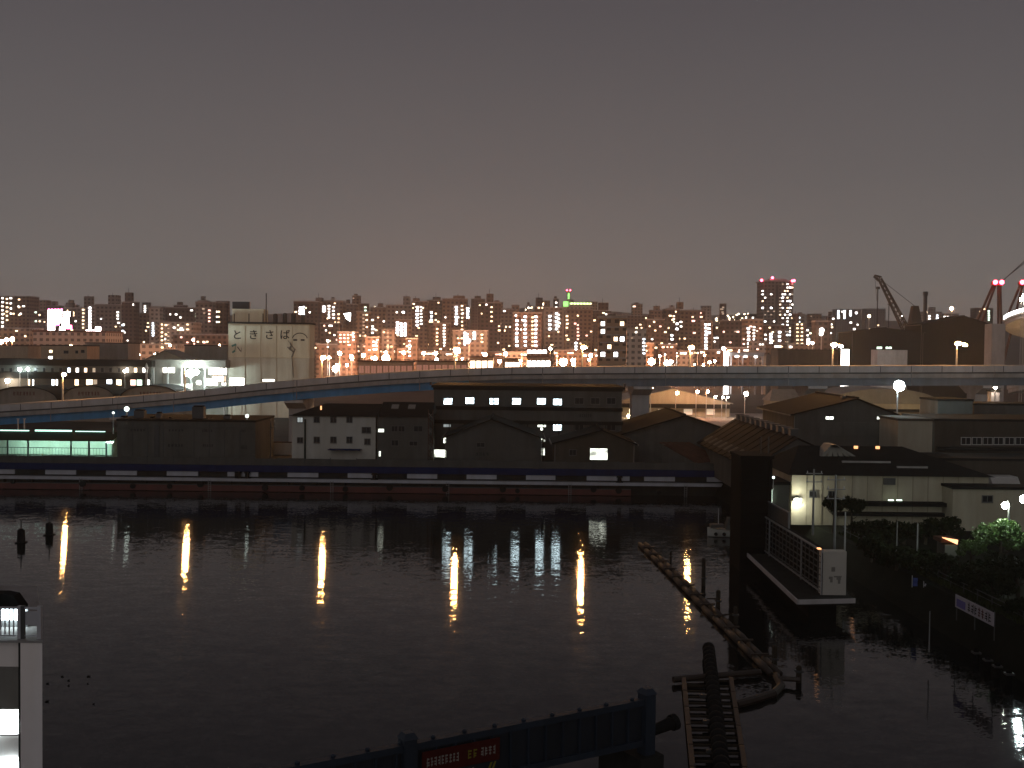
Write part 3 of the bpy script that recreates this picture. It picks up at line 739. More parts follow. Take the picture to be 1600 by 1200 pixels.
# cream-walled building in front of it
D = 124.0
A = px_rect(1236, 745, 1545, 812, D); xa, xb, zt = A[0], A[1], A[3]
cb = thing('cream_building', 'long low cream-walled building with dark roof on the right bank', 'building', ((xa + xb) / 2, D, 2.6))
MB().box(xa, xb, D, D + 14, 2.6, zt).build('wall', M['cream_wall'], cb)
zr = W(1360, 697, D + 7).z
MB().quad((xa - .5, D - .6, zt + .01), (xb + .5, D - .6, zt + .01), (xb - 7.5, D + 7, zr), (xa + 2.5, D + 7, zr)).quad((xa - .5, D + 14.6, zt + .01), (xa - .5, D - .6, zt + .01), (xa + 2.5, D + 7, zr)).quad((xb + .5, D - .6, zt + .01), (xb + .5, D + 14.6, zt + .01), (xb - 7.5, D + 7, zr)).quad((xb + .5, D + 14.6, zt + .01), (xa - .5, D + 14.6, zt + .01), (xa + 2.5, D + 7, zr), (xb - 7.5, D + 7, zr)).quad((xa - .5, D - .6, zt + .005), (xa - .5, D + 14.6, zt + .005), (xb + .5, D + 14.6, zt + .005), (xb + .5, D - .6, zt + .005)).build('roof', M['dark_roof'], cb)
A = px_rect(1380, 747, 1398, 757, D); MB().box(A[0], A[1], D - .3, D - .005, A[2], A[3]).build('vent_hood', M['dark_steel'], cb)
A = px_rect(1325, 784, 1487, 788, D); MB().box(A[0], A[1], D - 1.4, D - .005, A[2], A[3]).build('canopy', M['dark_roof'], cb)
A = px_rect(1300, 801, 1500, 804, D); MB().box(A[0], A[1], D - .9, D - .005, A[2], A[3]).build('canopy', M['dark_roof'], cb)
for x in (1388, 1401):
    A = px_rect(x, 781.5, x + 8, 783, D - .9); MB().box(A[0], A[1], D - 1.0, D - .8, A[2] + .05, A[3] + .05).build('strip_light', E['w_green'], cb)
for k, x in enumerate((1270, 1300, 1500, 1522)):
    win(cb, x - 5, 768 if x < 1400 else 775, x + 5, 776 if x < 1400 else 783, D, None)
for k in range(1, 13):
    x = xa + (xb - xa) * k / 13; MB().box(x - .05, x + .05, D - .045, D - .004, 2.6, zt - .02).build('wall_joint', M['cream_joint'], cb)
p = W(1247, 783, D - .9)
fl = thing('wall_floodlight', 'bright white floodlight on the left corner of the cream building', 'floodlight', (p.x, D, p.z))
MB().box(p.x - .35, p.x + .35, D - .95, D - .75, p.z - .1, p.z + .25).build('lens', E['wall_flood'], fl); MB().box(p.x - .4, p.x + .4, D - .74, D - .004, p.z - .05, p.z + .3).build('housing', M['grey_steel'], fl)
wg = thing('cream_wing', 'lower cream wing at the right end of the long cream building', 'building', (W(1560, 780, D - 3).x, D - 3, 2.6))
A = px_rect(1488, 766, 1680, 812, D - 3)
MB().box(A[0], A[1], D - 3, D - .02, 2.6, A[3]).build('wall', M['cream_wall'], wg)
MB().box(A[0] - .2, A[1], D - 3.4, D - .03, A[3] + .004, A[3] + .3).build('roof', M['dark_roof'], wg)
win(wg, 1535, 775, 1550, 784, D - 3, None)
for (x0_, x1_, y_) in ((1316, 1392, 719), (1402, 1450, 727)):
    s_ = (zr - zt) / 7.6; dq_ = 2.0 if y_ > 720 else 3.2
    a_, b_ = W(x0_, y_, D - .6 + dq_), W(x1_, y_, D - .6 + dq_); MB().box(a_.x, b_.x, D - .6 + dq_, D - .35 + dq_, zt + s_ * dq_ - .1, zt + s_ * dq_ + .22).build('roof_gutter', M['concrete'], cb)
for x_ in (1338, 1372):
    a_ = W(x_, 699, D + 6); MB().box(a_.x - .2, a_.x + .2, D + 6, D + 6.3, zr - .25, zr + .06).build('roof_light', E['amber'], cb)
t, *_ = block('side_store', 'narrow grey store between the black gate tower and the cream building', 'store', (1208, 758, 1233, 812), 122.5, 6, 'dim_wall')
A = px_rect(1206, 766, 1209, 790, 121.5); MB().box(A[0], A[1], 122.2, 122.45, A[2], A[3]).build('lit_door_gap', E['w_green'], t)
post_lamp('tiny white lamp just right of the black gate tower', W(1208.5, 746, 120), 2.6, 'small_lamp', r=.14, arm=0, style='globe', shade=False, pr=.04)
# slatted rooflight on the dark roof
D = 127.6
sv = thing('roof_monitor', 'small slatted triangular roof monitor on the cream building\'s dark roof', 'roof monitor', (W(1312, 708, D).x, D, zr - .6))
a, b, c = W(1283, 713, D), W(1340, 713, D), W(1300, 693, D)
for k in range(6):
    q0, q1 = a.lerp(b, k / 6), a.lerp(b, (k + .75) / 6)
    MB().hexa([q0, q1, (q1.x, D + 3, q1.z), (q0.x, D + 3, q0.z), q0 + (c - q0) * .9, q1 + (c - q1) * .9 + Vector((.3, 0, 0)), (q1 + (c - q1) * .9).xyz + Vector((.3, 3, 0)), q0 + (c - q0) * .9 + Vector((0, 3, 0))]).build('slat', M['grey_roof'], sv)

# gable warehouse far right
t = gable('tall_gable_warehouse', 'tall dark gable warehouse with two small lit windows below the bright star lamp', 1242, 1402, (1338, 624), 648, 172.0, 22, 'dark_wall', 'brown_roof', lean=.8)
win(t, 1290, 651, 1302, 655, 172.0, 'near_white'); win(t, 1370, 651, 1379, 655, 172.0, 'near_white')
for (a, b) in ((1281, 1314), (1318, 1354), (1358, 1378)):
    A = px_rect(a, 660, b, 680, 172.0); MB().box(A[0], A[1], 171.9, 171.996, A[2], A[3]).build('shutter', M['dim_wall'], t)
for k, x in enumerate((1319, 1333)):
    p = W(x, 621, 176); MB().box(p.x - .3, p.x + .3, 176, 177, p.z - .8, p.z + .3).build('ridge_vent', M['dark_steel'], t)
t, *_ = block('beige_block', 'plain beige windowless block right of the tall gable warehouse', 'building', (1402, 658, 1457, 720), 158, 8, 'cream_wall', 'brown_wall')
t, *_ = block('stepped_factory', 'dim stepped factory with a band of windows at the right edge', 'factory', (1459, 660, 1680, 745), 166, 14, 'brown_wall')
for k in range(7):
    win(t, 1502 + k * 17, 684, 1516 + k * 17, 694, 166, None, frame='frame_white', bars=(1, 0))
A = px_rect(1463, 700, 1680, 703, 166); MB().box(A[0], A[1], 165.2, 165.99, A[2], A[3]).build('ledge', M['dark_roof'], t)
t, *_ = block('roof_house', 'square stair house standing behind the stepped factory roof', 'building', (1464, 627, 1520, 690), 185, 8, 'dim_wall')
t, *_ = block('rear_factory', 'long dim rear block behind the stepped factory at right edge', 'building', (1521, 635, 1700, 690), 190, 8, 'dim_wall')
t, *_ = block('low_store', 'low flat dark store between the beige block and the right edge', 'building', (1450, 722, 1700, 790), 146, 8, 'brown_wall')
p = px_rect(1546, 745, 1592, 752, 143)
van = thing('parked_van', 'pale van parked in front of the low dark store, only its roof showing', 'van', ((p[0] + p[1]) / 2, 142, 2.6))
z = p[3]
MB().extr_x([(142, 2.9), (145.6, 2.9), (145.6, z - .2), (145.3, z), (142.9, z), (142.2, z - .75), (142, z - .9)], p[0], p[1] - .2).build('body', M['hull'], van)
for s in (p[0] + .25, p[1] - .45):
    for y in (142.7, 144.9): MB().tube([(s - .12, y, 2.93), (s + .12, y, 2.93)], .33, 12).build('wheel', M['rubber'], van)
MB().quad((p[0] + .2, 141.99, z - 1.4), (p[1] - .4, 141.99, z - 1.4), (p[1] - .4, 142.19, z - .78), (p[0] + .2, 142.19, z - .78)).build('windscreen', M['glass'], van)

# bright star lamp on tall pole
lp = W(1405, 603, 176.5)
t = post_lamp('blinding bluish white lamp on a tall thin pole in front of the highway', lp, GZ, 'cool_lamp', r=.85, name='yard_floodlight', cat='floodlight', arm=.25, pr=.12, style='globe', shade=False)
p = W(1555, 606, 200)
t = post_lamp('white lamp over a pale kiosk column under the highway at right', p, GZ, 'white_city', r=.3, arm=0)
k_ = thing('kiosk_column', 'pale square kiosk column below the highway at far right', 'kiosk', (p.x + .4, 201, GZ)); A = px_rect(1548, 612, 1562, 640, 201)
MB().box(A[0], A[1], 201, 202.5, GZ, A[3]).build('wall', M['concrete_pale'], k_); MB().box(A[0] - .2, A[1] + .2, 200.8, 202.7, A[3] + .004, A[3] + .25).build('cap', M['dark_roof'], k_)

# ------------------------------------------------------------------ lit yard seen under the highway
t = gable('lit_warehouse', 'pale gable warehouse lit yellow under the highway behind the concrete pier', 962, 1140, (1052, 608), 629, 330, 30, 'cream_wall', 'grey_roof', lean=.8, cat='warehouse')
A = px_rect(966, 632, 1138, 636, 330); MB().box(A[0], A[1], 327.6, 329.99, A[2], A[3]).build('canopy', M['dark_roof'], t)
for x in (990, 1035, 1075, 1110): win(t, x - 7, 639, x + 7, 648, 330, 'w_dim' if x != 990 else 'w_warm', name='loading_door', bars=(0, 0))
D = 345
A = px_rect(1192, 627, 1268, 650, D)
t = thing('yellow_depot', 'small yellow-lit depot with hip roof under the highway', 'depot', ((A[0] + A[1]) / 2, D, GZ))
MB().box(A[0] + 2.5, A[1], D, D + 10, GZ, A[3]).build('wall', M['cream_wall'], t); zr = W(1230, 608, D + 5).z
MB().quad((A[0] + 2, D - .5, A[3]), (A[1] + .5, D - .5, A[3]), (A[1] + .5, D + 5, zr), (A[0] + 4, D + 5, zr)).quad((A[0] + 2, D + 10.5, A[3]), (A[0] + 2, D - .5, A[3]), (A[0] + 4, D + 5, zr)).quad((A[0] + 2, D + 10.5, A[3]), (A[1] + .5, D + 10.5, A[3]), (A[1] + .5, D + 5, zr), (A[0] + 4, D + 5, zr)).build('roof', M['grey_roof'], t)
A2 = px_rect(1192, 633, 1268, 637, D); MB().box(A2[0], A2[1], D - 3, D - .01, A2[2], A2[3]).build('canopy', M['concrete_pale'], t)
for x in (1215, 1235, 1255): win(t, x - 5, 638, x + 5, 646, D, None, name='door')
D = 300
A = px_rect(1298, 632, 1470, 655, D)
t = thing('round_roof_hall', 'wide hall with shallow rounded roof lit amber under the highway', 'hall', ((A[0] + A[1]) / 2, D, GZ))
c = (A[0] + A[1]) / 2; hw_ = (A[1] - A[0]) / 2; zt = A[3]; zp = W(1384, 607, D).z
prof = [(c - hw_ * math.cos(math.pi * k / 12), zt + (zp - zt) * math.sin(math.pi * k / 12)) for k in range(13)]
MB().extr_y(prof, D, D + 25).build('roof', M['grey_roof'], t); MB().box(A[0] + .3, A[1] - .3, D + .3, D + 24.7, GZ, zt - .01).build('wall', M['cream_wall'], t)
A = px_rect(1300, 640, 1468, 642, D); MB().box(A[0], A[1], D - 1, D + .28, A[2], A[3]).build('ledge', M['dark_roof'], t)
MB().box(W(955, 640, 330).x, W(1330, 640, 330).x, 272, 352, GZ + .004, GZ + .012).build('yard_pavement', M['concrete'], kind='structure')
YL = [(1058, 614, 322, 'yard', .45), (1090, 612, 318, 'sodium_city', .4), (1106, 612, 318, 'sodium_city', .4), (1166, 615, 318, 'white_city', .62), (1118, 620, 322, 'white_city', .3),
      (1130, 621, 322, 'white_city', .3), (1137, 621, 322, 'white_city', .28), (1019, 606, 322, 'sodium_city', .25), (1352, 633, 292, 'yard', .3), (982, 650, 318, 'yard', .45), (1440, 634, 292, 'yard', .3)]
for i, (x, y, D, em, r) in enumerate(YL):
    post_lamp('%s yard lamp %s under the highway on the right' % ({'s': 'orange', 'y': 'yellow'}.get(em[0], 'white'), ['beside the pale gable roof', 'left one of the orange pair', 'right one of the orange pair', 'biggest and brightest', 'leftmost of three small ones', 'middle of three small ones', 'rightmost of three small ones', 'next to the concrete pier top', 'left of the round hall', 'at the foot of the pier', 'right of the round hall'][i]),
              W(x, y, D), GZ, em, r=r, name='yard_lamp', cat='yard lamp', group='lamps in the yard under the highway', arm=.4, style='globe', shade=False)
def car(label, x, y, D, m, lights=None, group=None):
    p = WZ(x, y, GZ) if D is None else W(x, y, D); p = Vector((p.x, D, GZ))
    t = thing('parked_car', label, 'car', p, group)
    MB().extr_y([(p.x - .85, GZ + .25), (p.x + .85, GZ + .25), (p.x + .85, GZ + .85), (p.x + .62, GZ + 1.5), (p.x - .62, GZ + 1.5), (p.x - .85, GZ + .85)], D, D + 4.2).build('body', M[m], t)
    for sx_ in (-.75, .75):
        for dy in (.8, 3.3): MB().tube([(p.x + sx_ - .1, D + dy, GZ + .32), (p.x + sx_ + .1, D + dy, GZ + .32)], .32, 10).build('wheel', M['rubber'], t)
        if lights: MB().ball((p.x + sx_ * .8, D - .06, GZ + .7), .26, 8, 5).build('headlight', E[lights], t)
    return t
car('car with headlights on facing the water under the highway, left of two', 1173, 640, 300, 'white_panel', 'white_city', 'cars in the lit yard')
car('car with headlights on facing the water under the highway, right of two', 1184, 640, 300, 'dark_steel', 'white_city', 'cars in the lit yard')

# ------------------------------------------------------------------ white silo
D = 302.0
A = px_rect(356, 507, 484, 700, D); xa, xb, zt = A[0], A[1], A[3]
si = thing('white_silo', 'tall pale silo block with black lettering ときさば behind the highway', 'silo', ((xa + xb) / 2, D, GZ))
zm = W(420, 559, D).z
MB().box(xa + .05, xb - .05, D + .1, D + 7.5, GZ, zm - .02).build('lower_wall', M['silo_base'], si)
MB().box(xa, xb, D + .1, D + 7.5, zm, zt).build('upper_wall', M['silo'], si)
jx = [356.5, 384, 408.5, 433, 457.5, 483.5]
for a, b in zip(jx, jx[1:]):
    for (ya, yb, mm) in ((508.5, 557.5, 'silo'), (560, 700, 'silo_base')):
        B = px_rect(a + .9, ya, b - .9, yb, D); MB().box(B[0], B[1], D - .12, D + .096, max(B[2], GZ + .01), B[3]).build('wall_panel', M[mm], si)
MB().box(xa - .25, xb + .25, D - .3, D + 7.8, zt + .004, zt + .5).build('coping', M['concrete_dark'], si)
for ch, x in zip('ときさば', (370.5, 396, 421, 445)):
    text(si, ch, W(x, 524, D - .16), 2.9, M['ink'])
# arc emblem with two short dashes
g = MB(); pts = []
for k in range(13):
    q = math.pi * (0.08 + .84 * k / 12); pts.append(W(468.5 - 12 * math.cos(q), 531 - 10.5 * math.sin(q), D - .15))
for a, b in zip(pts, pts[1:]): g.beam(a, b, .05, .22)
for x in (461.5, 473): B = px_rect(x - 3, 530, x + 3, 532.5, D); g.box(B[0], B[1], D - .17, D - .124, B[2], B[3])
g.build('arc_emblem', M['ink'], si)
g = MB()
for a, b in (((362, 541), (369, 538)), ((369, 538), (367, 548)), ((367, 548), (363, 551))): g.beam(W(*a, D - .15), W(*b, D - .15), .05, .5)
g.build('fish_emblem', M['teal_mark'], si)
g = MB()
for a, b in (((371, 542), (376, 549)), ((377, 543), (377, 550))): g.beam(W(*a, D - .15), W(*b, D - .15), .05, .22)
g.build('emblem_strokes', M['ink'], si)
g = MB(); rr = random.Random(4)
def shadow_twig(a, b, w, n):
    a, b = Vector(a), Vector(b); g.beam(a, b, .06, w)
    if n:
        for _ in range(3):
            q = a.lerp(b, .5 + .5 * rr.random()); shadow_twig(q, q + Vector((rr.uniform(-1.7, 1.7), 0, rr.uniform(.5, 2.2))) * (n / 3 + .3), w * .6, n - 1)
shadow_twig(W(459, 590, D - .2), W(456, 558, D - .2), .45, 0); shadow_twig(W(456, 558, D - .2), W(461, 545, D - .2), .4, 2)
shd = g.build('tree_shadow', M['grey_wall'], si)  # tree shadow on the silo wall, modelled as thin grey branches
B = px_rect(363, 483, 412, 506, D + 1.5)
MB().box(B[0], B[1], D + 1.5, D + 7, zt + .5, B[3]).build('penthouse', M['silo'], si)
for x in (366, 389, 411): q = W(x, 490, D + 1.4); MB().box(q.x - .12, q.x + .12, D + 1.36, D + 1.495, zt + .5, q.z).build('wall_joint', M['concrete_dark'], si)
B = px_rect(363, 471.5, 390, 482, D + 2); MB().box(B[0], B[1], D + 2, D + 3, W(370, 482.5, D + 2).z, B[3]).build('sign_box', M['navy_dark'], si)
for x in (366, 387): q = W(x, 483, D + 2.5); MB().box(q.x - .15, q.x + .15, D + 2.3, D + 2.6, W(x, 486, D + 2).z - .4, W(x, 482.4, D + 2).z).build('sign_leg', M['dark_steel'], si)
q = W(416, 458, D + 3); MB().tube([(q.x, D + 3, zt + .5), (q.x, D + 3, q.z)], .16, 6).build('antenna', M['dark_steel'], si)
for (a, b, h) in ((425, 433, 490), (440, 448, 489), (453, 461, 489), (468, 477, 493)):
    B = px_rect(a, h, b, 506, D + 3); c = (B[0] + B[1]) / 2
    MB().tube([(c, D + 4, zt + .5), (c, D + 4, B[3] - .3), (c, D + 4, B[3])], [.65, .65, .35], 10).build('roof_tank', M['dark_steel'], si)

# ------------------------------------------------------------------ depot and arch sheds left of the silo
D = 296.0
A = px_rect(-60, 573, 236, 640, D); zt = A[3]
dp = thing('long_depot', 'long two-storey depot with dark roof and scattered lit windows at left', 'depot', ((A[0] + A[1]) / 2, D, GZ))
MB().box(A[0], A[1], D, D + 16, GZ, zt).build('wall', M['dim_wall'], dp)
MB().box(A[0] - .5, A[1] + .8, D - 1.6, D + 16.5, zt + .01, zt + 1.7).build('roof', M['dark_roof'], dp)
B = px_rect(-60, 583, 236, 590, D); MB().box(B[0], B[1], D - 1.5, D - .01, B[2], B[3]).build('balcony', M['dark_roof'], dp)
lit1 = {108: 'w_cool', 121: 'w_white', 132: 'w_warm', 147: 'w_dim', 195: 'w_white', 208: 'w_warm', 221: 'w_white'}
for k in range(18):
    x = 4 + k * 13; m_ = None
    for q, v in lit1.items():
        if abs(q - x) < 6.5: m_ = v
    win(dp, x - 2.2, 575, x + 2.2, 581.5, D, m_, bars=(0, 0))
for (x, w, m_) in ((45, 2, 'w_warm'), (52, 1.2, 'w_white'), (83, 2, 'w_cool'), (89, 1.5, 'w_white'), (120, 3, 'w_warm'), (140, 5, 'w_warm'), (149, 3, 'w_dim'), (171, 4, 'w_cool'), (186, 4, 'w_warm'), (208, 4, 'w_pink'), (218, 4, 'w_green'), (231, 3, 'w_white')):
    win(dp, x - w, 593, x + w, 602, D, m_, bars=(0, 0), name='door')
for i, (x, y, em, r, lab) in enumerate([(31, 577, 'flood', .45, 'left one of the white pair under the depot eave'), (43.5, 577, 'flood', .4, 'right one of the white pair under the depot eave'), (195, 580, 'white_city', .4, 'at the right of the depot balcony'), (12, 595, 'white_city', .6, 'at the far left foot of the depot')]):
    p = W(x, y, D - 2.2); post_lamp('round depot lamp %s' % lab, p, GZ, em, r=r, name='depot_lamp', cat='lamp', arm=0, style='globe', shade=False, group='lamps on the depot front')
tr = car('dark car with red tail lights in front of the depot at far left', 22, 605, 290, 'dark_steel', None)
for s in (-.6, .6): MB().box(tr.location.x + s - .2, tr.location.x + s + .2, 289.9, 289.99, GZ + .6, GZ + .85).build('tail_light', E['beacon'], tr)
# floodlit canopy depot between the long depot and the silo
D = 298.0
A = px_rect(238, 576, 354, 640, D)
fd = thing('floodlit_depot', 'floodlit canopy depot with white lamps just left of the silo', 'depot', ((A[0] + A[1]) / 2, D, GZ))
MB().box(A[0], A[1], D + 8, D + 12, GZ, A[3]).build('wall', M['grey_wall'], fd)
B = px_rect(236, 563, 354, 574, D); MB().box(B[0], B[1], D - 1, D + 13, B[2], B[3]).build('roof', M['grey_roof'], fd)
for x in (240, 262, 284, 320, 350): p = W(x, 580, D - .6); MB().box(p.x - .2, p.x + .2, D - .7, D - .3, GZ, B[2] - .004).build('column', M['galv'], fd)
B = px_rect(265, 600, 300, 612, D - 2); MB().box(B[0], B[1], D - 2, D - 1.5, GZ, B[3]).build('white_hoarding', M['white_wall'], fd)
for (x, y, w, h, m_) in ((242, 578, 7, 4, 'shop_white'), (264, 578, 9, 4, 'shop_white'), (335, 579, 9, 6, 'shop_white'), (347, 580, 7, 5, 'shop_white'), (331, 597, 9, 5, 'shop_white'), (342, 592, 10, 4, 'shop'), (311, 598, 3, 3, 'shop_white'), (350, 600, 3, 2, 'shop_white')):
    win(fd, x - w, y - h, x + w, y + h, D + 7.9, m_, bars=(0, 0), name='lit_bay')
p = W(298, 583, D - 4)
t = post_lamp('dazzling white floodlight at the depot left of the silo', p, GZ, 'flood', r=1.05, name='yard_floodlight', cat='floodlight', arm=0, style='globe', shade=False)
MB().ball(p + Vector((1.4, .3, .3)), .75, 10, 6).build('lantern', E['flood'], t); MB().ball(p + Vector((-1.1, .3, -.2)), .6, 10, 6).build('lantern', E['flood'], t)
sg = thing('lightbox_sign', 'blank white lightbox sign at the foot of the silo', 'sign', (W(370, 597, 272).x, 272, GZ))
B = px_rect(359, 591, 381, 602, 272); MB().box(B[0], B[1], 272, 272.4, B[2], B[3]).build('lightbox', E['shop_white'], sg)
for q in (B[0] + .5, B[1] - .5): MB().box(q - .1, q + .1, 272.1, 272.3, GZ, B[2] - .004).build('leg', M['galv'], sg)
for i, (x, w) in enumerate(((413, 2.5), (420, 6))):
    B = px_rect(x - w, 593, x + w, 596, 273); o = MB().box(B[0], B[1], 273, 274.9, B[2], B[3]).build('wall_light', E['w_white'], si)
pe = thing('pale_pennant_pole', 'pale pointed pole standing at the join of the two depots', 'pole', (W(229, 590, 290).x, 290, GZ))
q = W(229, 567, 290); MB().tube([(q.x, 290, GZ), (q.x, 290, q.z - 2), (q.x, 290, q.z - 1.4), (q.x, 290, q.z)], [.3, .3, .55, .05], 8).build('pole', M['concrete_pale'], pe)
for i, (xl, xr, yt) in enumerate(((-16, 92, 605), (97, 182, 603), (186, 286, 603))):
    D = 278.0
    a, b, p = W(xl, 630, D), W(xr, 630, D), W((xl + xr) / 2, yt, D)
    lab = ['leftmost', 'middle', 'rightmost'][i]
    t = thing('arch_shed', 'grey arch-roofed shed with maroon lettering, %s of three behind the highway' % lab, 'shed', ((a.x + b.x) / 2, D, GZ), 'arch-roofed sheds at left')
    c = (a.x + b.x) / 2; hw2 = (b.x - a.x) / 2; ze = a.z
    prof = [(c - hw2 * math.cos(math.pi * k / 14), ze + (p.z - ze) * math.sin(math.pi * k / 14) ** .8) for k in range(15)]
    MB().extr_y([(a.x, GZ)] + prof + [(b.x, GZ)], D, D + 12).build('wall', M['grey_wall'], t)
    for u, v in zip(prof, prof[1:]):
        MB().hexa([(u[0], D - .7, u[1] + .02), (v[0], D - .7, v[1] + .02), (v[0], D + 12, v[1] + .02), (u[0], D + 12, u[1] + .02), (u[0], D - .7, u[1] + .25), (v[0], D - .7, v[1] + .25), (v[0], D + 12, v[1] + .25), (u[0], D + 12, u[1] + .25)]).build('roof_sheet', M['dark_roof'], t)
    m0 = (xl + xr) / 2
    marks(t, m0 - 18, 612, m0 + 17, 618, D, 7, 'ink_red', seed=20 + i)
# ------------------------------------------------------------------ city skyline
FAC = {
    'brown': facade('brown_tile_facade', (0.20, 0.145, 0.115)),
    'tan': facade('tan_tile_facade', (0.30, 0.22, 0.16)),
    'grey': facade('grey_concrete_facade', (0.22, 0.20, 0.18)),
    'pale': facade('pale_concrete_facade', (0.42, 0.37, 0.32)),
    'dark': facade('dark_brick_facade', (0.10, 0.082, 0.07)),
}
TONE = {'brown': 'dull brown', 'tan': 'warm tan', 'grey': 'grey', 'pale': 'pale', 'dark': 'dark'}
WINM = {}
def win_mesh(em):
    if em not in WINM:
        me = bpy.data.meshes.new('window_pane_' + em)
        v = [(x, y, z) for z in (-.5, .5) for y in (-1, 0) for x in (-.5, .5)]
        me.from_pydata(v, [], [(0, 1, 5, 4), (1, 3, 7, 5), (2, 0, 4, 6), (4, 5, 7, 6), (0, 2, 3, 1), (3, 2, 6, 7)])
        me.materials.append(E[em]); WINM[em] = me
    return WINM[em]
def lit(parent, x, y, D, em, w=1.5, h=1.25):
    p = W(x, y, D)
    o = bpy.data.objects.new('window', win_mesh(em)); COL.objects.link(o); o.parent = parent
    o.location = Vector((p.x, D - .01, p.z)) - parent_loc(parent); o.scale = (w, .12, h)
    return o
